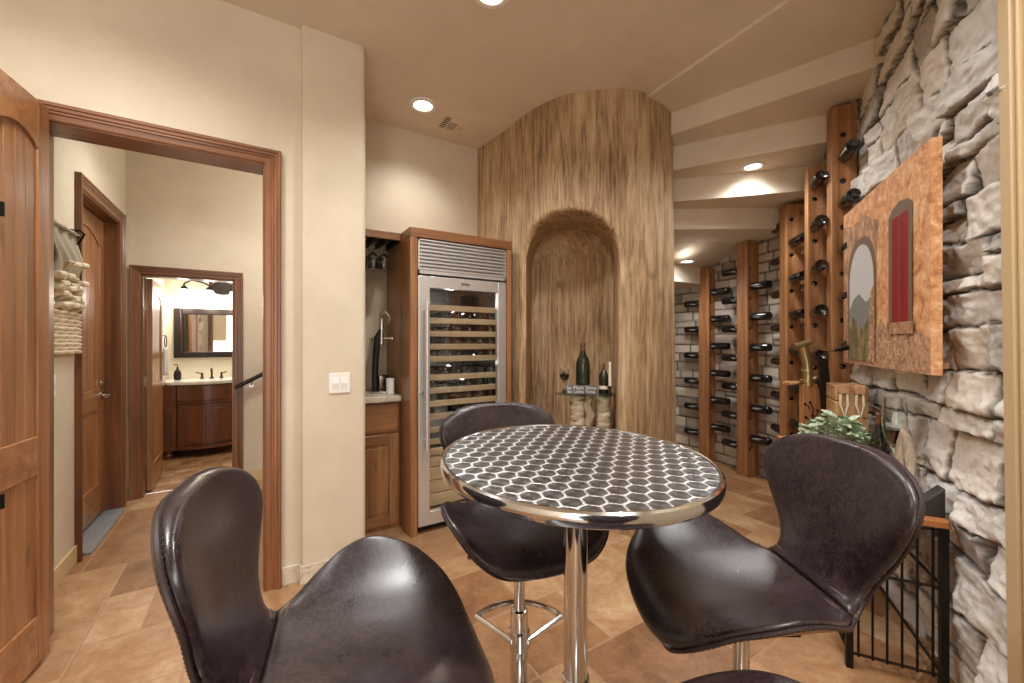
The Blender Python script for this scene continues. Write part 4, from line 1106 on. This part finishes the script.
# ---- niche shelf stand
nx,ny=2.142,2.32
ns=thing('shelf_stand','glass shelf stand carried by birch logs in the arched niche','shelf',(nx,ny,0))
viewr=Matrix.Rotation(-YAW-.14,4,'Z')
def nb(mb,name,m,parent=None,**k):
    mb.v=[tuple(viewr@Vector(p)) for p in mb.v]; return mb.build(name,m,parent or ns,**k)
mb=MB()
def ell(rx,ry,z0,z1,cx=0,cy=0):
    P=[(cx+rx*cos(a),cy+ry*sin(a)) for a in np.linspace(0,2*pi,49)[:-1]]; mb.prism(P,z0,z1)
ell(.245,.13,.947,.957); nb(mb,'glass_shelf',M['shelfglass'])
mb=MB(); ell(.185,.12,.688,.698,.065,-.01); nb(mb,'glass_shelf',M['shelfglass'])
for cx_,cy_,rr,z0,z1 in ((-.085,.0,.068,0,.686),(-.075,.0,.06,.70,.945),(.125,.0,.066,0,.686),(.115,.0,.055,.70,.82),(.113,.005,.052,.822,.945)):
    mb=MB(); k=5
    mb.lathe([(rr*.9,z0)]+[(rr*(1+.05*random.uniform(-1,1)),z0+(z1-z0)*i/k+(.006 if i==0 else -.006 if i==k else 0)) for i in range(k+1)]+[(rr*.9,z1)],20,0,TR(cx_,cy_,0)); nb(mb,'log',M['birch'])
mb=MB(); mb.tube([(.0,-.03,.72),(.02,-.04,.80),(-.01,-.04,.88),(.03,-.05,.93)],[.030,.036,.03,.015],10); nb(mb,'bark_knot',M['drift'])
def npos(x,y,z): q=viewr@Vector((x,y,0)); return (nx+q.x,ny+q.y,z)
bottle_std('wine_bottle','large dark sparkling wine bottle in the middle of the niche shelf',npos(-.035,.03,.958),.385,.054,M['bottlegreen'])
bottle_std('wine_bottle','smaller dark green bottle with white label beside the candle in the niche',npos(.118,-.01,.958),.225,.036,M['bottlegreen'],lab=(.035,.06))
rg=thing('wine_glass','glass of red wine at the left of the niche shelf','glass',npos(-.175,.0,.958))
mb=MB(); mb.lathe([(max(r*.95,.0005),z*.86) for r,z in GL],24,caps=False); o=mb.build('bowl',M['glass'],rg); fixn(o)
mb=MB(); mb.lathe([(.0005,.092),(.023,.102),(.034,.12),(.0365,.138),(.0005,.165)],24,caps=False); mb.build('wine',M['wine'],rg)
sg=thing('wine_sign','small grey sign with white lettering leaning on the niche shelf','sign',npos(-.04,-.085,.958),-YAW-.14)
mb=MB(); mb.box((-.125,-.006,0),(.105,.006,.068)); mb.build('board',plain('grey_sign_paint',(86,88,90),.6),sg,bevel=.002)
def text(body,size,parent,loc,rot,mat,name):
    cu=bpy.data.curves.new(name,'FONT'); cu.body=body; cu.size=size; cu.align_x='CENTER'; cu.extrude=.0008
    ob=bpy.data.objects.new(name,cu); COL.objects.link(ob); bpy.context.view_layer.update()
    me=bpy.data.meshes.new_from_object(ob.evaluated_get(bpy.context.evaluated_depsgraph_get())); bpy.data.objects.remove(ob)
    me.materials.clear(); me.materials.append(mat)
    o=bpy.data.objects.new(name,me); COL.objects.link(o); o.parent=parent; o.location=loc; o.rotation_euler=rot; return o
text('So Much Wine',.036,sg,(-.01,-.0068,.038),(pi/2,0,0),M['white'],'lettering')
text('So Little Time',.036,sg,(-.01,-.0068,.009),(pi/2,0,0),M['white'],'lettering')
mb=MB(); mb.sphere((0,0,.014),.016,10,8,sc=(1.3,.8,.8)); mb.sphere((-.012,0,.026),.010,10,8); mb.sphere((.016,.002,.022),.008,8,6)
o=mb.build('figurine',M['slate']); o.location=npos(-.172,-.075,.9585); tag(o,'tiny dark figurine at the left end of the sign','figurine')
cd=thing('candlestick','dark candlestick with an ivory taper at the right of the niche shelf','candle',npos(.158,-.075,.958))
mb=MB(); mb.lathe([(.026,0),(.026,.006),(.008,.012),(.007,.04),(.014,.05),(.016,.062),(.012,.064)],20); mb.build('holder',M['bronze'],cd)
mb=MB(); mb.lathe([(.011,.064),(.0095,.24),(.002,.244)],16); mb.build('taper',M['candle'],cd)
# ---- hallway pieces
mh=thing('fiber_wall_hanging','cream knotted fiber hanging on the hallway wall behind the folded door','wall hanging',(HX,3.33,1.28))
def hp(y,z,x): return (HX+x,y,z)
mb=MB(); mb.grid(lambda u,v:(HX+.012+.02*abs(sin(u*9+v*3))+.015*sin(v*5),3.10+.40*u+.02*sin(v*7),1.72+.29*v),24,16); o=mb.build('cloth',M['fiberdark'],mh,world=True); sm=o.modifiers.new('s','SOLIDIFY'); sm.thickness=.008
r=random.Random(9); mb=MB()
for k in range(34):
    y=r.uniform(3.10,3.47); z=r.uniform(1.54,1.80); a=r.uniform(0,pi)
    mb.tube([hp(y-.04*cos(a),z-.03*sin(a),.015),hp(y-.02*cos(a),z+.01,.05),hp(y+.02*cos(a),z+.01,.06),hp(y+.04*cos(a),z+.03*sin(a),.02)],[.010,.016,.016,.010],7)
mb.build('knots',M['fiber'],mh,world=True)
for k in range(11):
    z=1.29+k*.022; mb=MB()
    n=18; mb.tube([hp(3.09+.40*i/n+(.0 if k%2 else .012),z+.004*sin(i*2.1),.022+.014*(1 if (i+k)%2 else -1)*.8) for i in range(n+1)],.0115,7); mb.build('woven_cord',M['fiber'],mh,world=True)
mb=MB(); mb.tube([hp(3.09,1.99,.02),hp(3.5,1.99,.02)],.010,8); mb.build('rod',M['drift'],mh,world=True)
hk=thing('iron_hook','black iron scroll bracket beside the hallway door casing','hook',(HX,3.47,1.92))
mb=MB(); mb.box((HX+.0,3.45,1.92),(HX+.012,3.49,2.02)); mb.tube([hp(3.47,2.01,.01),hp(3.47,2.02,.035),hp(3.47,2.0,.055),hp(3.47,1.97,.045),hp(3.47,1.98,.03)],.007,8); mb.tube([hp(3.47,1.93,.01),hp(3.47,1.94,.03),hp(3.47,1.97,.045)],.006,8); mb.build('scroll',M['iron'],hk,world=True)
hr=thing('handrail','dark sloping handrail on the far hallway wall','handrail',(0,HY2,.9))
mb=MB(); mb.tube([(-.16,HY2-.06,.915),(.08,HY2-.06,1.045),(.9,HY2-.06,1.49)],.019,12); mb.build('rail',M['bronze'],hr,world=True)
for x,z in ((-.03,.985),(.7,1.38)):
    mb=MB(); mb.tube([(x,HY2,z-.06),(x,HY2-.05,z-.05),(x,HY2-.06,z-.018)],.006,8); mb.lathe([(.02,0),(.02,.006)],14,0,TR(x,HY2,z-.06,0,pi/2)); mb.build('bracket',M['nickel'],hr,world=True)
# ---- bathroom
VX0,VX1,VY=-.90,-.08,6.03
vn=thing('vanity','dark cherry bow-front bathroom vanity with panelled doors','vanity',(-.25,6.3,0))
def bow(x): return VY-.07*(1-((x-(VX0+VX1)/2)/((VX1-VX0)/2-.13))**2) if abs(x-(VX0+VX1)/2)<(VX1-VX0)/2-.13 else VY
def bowpoly(x0,x1,dy,yb,n=14):
    P=[(x0+(x1-x0)*i/n,bow(x0+(x1-x0)*i/n)+dy) for i in range(n+1)]; return P+[(x1,yb),(x0,yb)]
mb=MB(); mb.prism(bowpoly(VX0+.13,VX1-.13,.02,6.59),.12,.85); mb.box((VX0,VY,.10),(VX0+.13,6.59,.85)); mb.box((VX1-.13,VY,.10),(VX1,6.59,.85)); mb.build('body',M['vanity'],vn,world=True,bevel=.003)
mb=MB(); mb.prism(bowpoly(VX0+.14,VX1-.14,.0,VY+.05),.66,.835); mb.build('drawer',M['vanity'],vn,world=True,bevel=.004)
mb=MB(); mb.prism(bowpoly(VX0-.01+.13,VX1-.12,-.012,VY+.05),.635,.655); mb.box((VX0-.008,VY-.012,.635),(VX0+.135,VY+.02,.655)); mb.build('molding',M['vanity'],vn,world=True)
mb=MB(); mb.prism(bowpoly(VX0+.12,VX1-.12,-.012,VY+.05),.10,.135); mb.box((VX0-.008,VY-.012,.10),(VX0+.135,VY+.02,.135)); mb.build('molding',M['vanity'],vn,world=True)
for x0,x1 in ((VX0+.145,-.495),(-.485,VX1-.145)):
    mb=MB(); mb.prism(bowpoly(x0,x1,.004,VY+.04,8),.145,.625); w=x1-x0
    for k,(i,dy) in enumerate(((.03,-.010),(.045,.003),(.06,-.012))): mb.prism(bowpoly(x0+i,x1-i,dy,VY+.03,8),.145+i,.625-i)
    mb.build('door',M['vanity'],vn,world=True,bevel=.003)
mb=MB(); mb.lathe([(.02,.0),(.04,.01),(.045,.04),(.03,.065),(.05,.08),(.05,.10)],18,0,TR(VX0+.06,VY+.06,0)); mb.build('foot',M['vanity'],vn,world=True)
mb=MB(); mb.lathe([(.02,.0),(.04,.01),(.045,.04),(.03,.065),(.05,.08),(.05,.10)],18,0,TR(VX1-.06,VY+.06,0)); mb.build('foot',M['vanity'],vn,world=True)
mb=MB(); mb.box((VX0+.02,VY-.012,.50),(VX0+.11,VY,.62)); mb.box((VX0+.03,VY-.018,.51),(VX0+.10,VY-.01,.54)); mb.box((VX0+.03,VY-.018,.55),(VX0+.10,VY-.01,.58)); mb.build('carved_corbel',M['vanity'],vn,world=True,bevel=.004)
mb=MB(); mb.prism(bowpoly(VX0+.11,VX1-.11,-.03,6.595),.852,.882); mb.box((VX0-.02,VY-.03,.852),(VX0+.12,6.595,.882)); mb.box((VX1-.12,VY-.03,.852),(VX1+.02,6.595,.882)); mb.build('countertop',M['porcelain'],vn,world=True)
fc=thing('faucet','bronze widespread faucet on the white vanity top','faucet',(-.465,6.42,.883))
for x,part in ((-.10,'handle'),(.10,'handle')):
    mb=MB(); mb.lathe([(.022,0),(.022,.01),(.012,.02),(.012,.06),(.016,.07),(.006,.075)],16,0,TR(x,0,0)); mb.tube([(x,0,.065),(x+(.06 if x>0 else -.06),-.01,.08)],.007,8); mb.build(part,M['bronze'],fc)
mb=MB(); mb.lathe([(.024,0),(.024,.01),(.014,.02)],16); mb.tube([(0,0,.0),(0,0,.10),(0,-.03,.125),(0,-.08,.12),(0,-.10,.10)],.011,10); mb.build('spout',M['bronze'],fc)
mb=MB(); mb.lathe([(.03,0),(.036,.01),(.038,.07),(.028,.11),(.012,.125),(.012,.145),(.016,.15),(.004,.155)],20); mb.tube([(0,0,.15),(0,0,.185),(-.03,-.01,.185)],.005,8)
o=mb.build('soap_dispenser',M['bronze']); o.location=(-.80,6.38,.8825); tag(o,'dark pump soap dispenser on the vanity top','dispenser')
mr=thing('wall_mirror','framed mirror with dark bronze frame above the bathroom vanity','mirror',(-.3,6.6,1.45))
mx0,mx1,mz0,mz1=-.862,.25,1.143,1.771; fw=.075
for a,b in (((mx0,mz0),(mx0+fw,mz1)),((mx1-fw,mz0),(mx1,mz1)),((mx0+fw,mz0),(mx1-fw,mz0+fw)),((mx0+fw,mz1-fw),(mx1-fw,mz1))):
    mb=MB(); mb.box((a[0],6.565,a[1]),(b[0],6.598,b[1])); mb.build('frame_rail',M['bronze'],mr,world=True,bevel=.01)
mb=MB(); mb.box((mx0+fw-.005,6.582,mz0+fw-.005),(mx1-fw+.005,6.590,mz1-fw+.005)); mb.build('mirror_glass',steel('silvered_glass',(230,230,228),.02),mr,world=True)
vl=thing('vanity_light','bronze bathroom wall light with four lit frosted shades','light',(-.3,6.6,2.03))
mb=MB(); P=[(.0+.14*cos(a),.085*sin(a)) for a in np.linspace(0,2*pi,33)[:-1]]; mb.prism(P,0,.03,0,Matrix.Translation((-.36,6.598,2.05))@Matrix.Rotation(pi/2,4,'X')); mb.build('back_plate',M['bronze'],vl,world=True,bevel=.004)
for k,x in enumerate((-.745,-.49,-.235,.02)):
    s_=-.36+(.1 if x>-.36 else -.1)
    mb=MB(); mb.tube([(s_,6.56,2.05),(s_+(x-s_)*.35,6.50,2.10),(s_+(x-s_)*.75,6.47,2.12),(x,6.45,2.07),(x,6.45,2.02)],.010,8); mb.lathe([(.045,2.0),(.03,2.03),(.012,2.045)],16,0,TR(x,6.45,0)); mb.build('arm',M['bronze'],vl,world=True)
    mb=MB(); mb.lathe([(.07,1.855),(.066,1.90),(.045,1.98),(.03,2.0)],20,0,TR(x,6.45,0)); mb.build('shade',M['shade'],vl,world=True)
tr=thing('towel_ring','bronze ring with a hanging grey hand towel by the vanity','towel holder',(-.945,6.3,1.42))
mb=MB(); mb.lathe([(.022,0),(.022,.012)],14,0,TR(-.95,6.3,1.42,0,0,pi/2)); mb.tube([(-.94,6.3,1.42),(-.90,6.3,1.42)],.006,8); mb.tube([(-.90,6.3+.07*sin(a),1.35+.07*cos(a)) for a in np.linspace(0,2*pi,25)[:-1]],.005,8,closed=True); mb.build('ring',M['bronze'],tr,world=True)
mb=MB(); mb.grid(lambda u,v:(-.905+.022*sin(u*pi)+.008*sin(u*14),6.22+.16*u,.95+.33*v),16,10); mb.grid(lambda u,v:(-.918-.008*sin(u*14),6.22+.16*u,1.02+.26*v),16,8)
o=mb.build('hand_towel',plain('grey_towel',(176,170,166),.95)); sm=o.modifiers.new('s','SOLIDIFY'); sm.thickness=.01; tag(o,'grey hand towel hanging from the bathroom towel ring','towel')
# ---- pieces that belong to a part go one level deeper
def base(o): return o.name.split('.')[0]
def deeper(root,part,names):
    ps=[c for c in root.children if base(c)==part]
    for n in names:
        for k,c in enumerate([c for c in root.children if base(c)==n]): c.parent=ps[min(k,len(ps)-1)]
for o in list(SC.objects):
    if o.parent is not None: continue
    b=base(o)
    if b=='wine_refrigerator': deeper(o,'door_frame',['handle','glass_pane','badge','lock','door_rail'])
    elif b=='bar_stool':
        ws=[c for c in o.children if base(c)=='welt']; st_=[c for c in o.children if base(c)=='seat'][0]; bk_=[c for c in o.children if base(c)=='backrest'][0]
        ws[0].parent=st_; ws[1].parent=bk_; deeper(o,'backrest',['seam'])
    elif b=='vanity_light': deeper(o,'arm',['shade'])
    elif b in ('door_1','door_2','door_3'): deeper(o,'frame',['panel','handle','hinge'])
    elif b=='wooden_crate': deeper(o,'block',['rope_handle'])
    elif b=='wall_mirror': pass
# ================================================================== LIGHT
def spot(x,y,z,e,size=110,blend=.7,r=.11,col=(1,.86,.68)):
    l=bpy.data.lights.new('downlight_or_fill','SPOT'); l.energy=e; l.spot_size=radians(size); l.spot_blend=blend; l.shadow_soft_size=r; l.color=col
    o=bpy.data.objects.new('downlight_or_fill',l); COL.objects.link(o); o.location=(x,y,z)
def point(x,y,z,e,r=.1,col=(1,.88,.72)):
    l=bpy.data.lights.new('lamp_or_fill_glow','POINT'); l.energy=e; l.shadow_soft_size=r; l.color=col
    o=bpy.data.objects.new('lamp_or_fill_glow',l); COL.objects.link(o); o.location=(x,y,z)
def area(x,y,z,e,sx,sy,rot,col=(1,.9,.78)):
    l=bpy.data.lights.new('south_fill','AREA'); l.shape='RECTANGLE'; l.size=sx; l.size_y=sy; l.energy=e; l.color=col
    o=bpy.data.objects.new('south_fill',l); COL.objects.link(o); o.location=(x,y,z); o.rotation_euler=rot
WC=(1,.985,.958)
spot(1.65,1.0,CEIL-.03,34,150,1,col=WC)  # added spot with no fixture, brightens the straight stone wall
spot(1.061,2.932,CEIL-.03,36,125,.9,col=WC); spot(1.01,1.80,CEIL-.03,85,140,.9,col=WC)
spot(3.323,1.71,2.70,42,150,1,col=WC); spot(3.80,2.62,2.155,26,150,1,col=WC); spot(2.75,1.35,CEIL-.24,16,150,1,col=WC)  # third spot is added without a fixture to lift the dark stone
for z_ in (1.69,1.15,.66): point(1.32,FY+.3,z_,2.5,.03,(1,.95,.88))  # points added inside the refrigerator to brighten its racks
spot(-.6,1.7,CEIL-.03,105,150,1,col=WC); spot(.6,-.4,CEIL-.03,60,130,1,col=WC); spot(1.15,.1,CEIL-.03,75,150,1,col=WC)
spot(-.3,3.7,CEIL-.03,70,130,1,col=WC); point(.5,3.9,2.4,14,col=WC)
for x in (-.745,-.49,-.235,.02): point(x,6.40,1.83,6,.05,(1,.94,.84))
point(-.2,5.6,2.4,12,col=WC)
area(0,-2.4,1.2,55,5.0,2.4,(radians(120),0,0),(1,.985,.96))  # added fill light at the open south side, tilted up to brighten the ceiling
W=bpy.data.worlds.new('World'); SC.world=W; W.use_nodes=True
W.node_tree.nodes['Background'].inputs[0].default_value=(1,.99,.975,1); W.node_tree.nodes['Background'].inputs[1].default_value=2.6
# ================================================================== CAMERA
cd_=bpy.data.cameras.new('camera'); cam=bpy.data.objects.new('camera',cd_); COL.objects.link(cam)
cam.location=(0,0,1.35); cam.rotation_euler=(pi/2,0,-YAW)
cd_.sensor_width=36; cd_.lens=408/1024*36; cd_.clip_start=.02
SC.camera=cam
vs=SC.view_settings; vs.view_transform='Standard'; vs.look='None'; vs.exposure=0.57; vs.gamma=1; vs.use_curve_mapping=False
SC.cycles.max_bounces=8; SC.cycles.diffuse_bounces=4; SC.cycles.glossy_bounces=4; SC.cycles.transmission_bounces=6; SC.cycles.transparent_max_bounces=8
SC.cycles.sample_clamp_indirect=4; SC.cycles.use_denoising=True; SC.cycles.caustics_reflective=False; SC.cycles.caustics_refractive=False
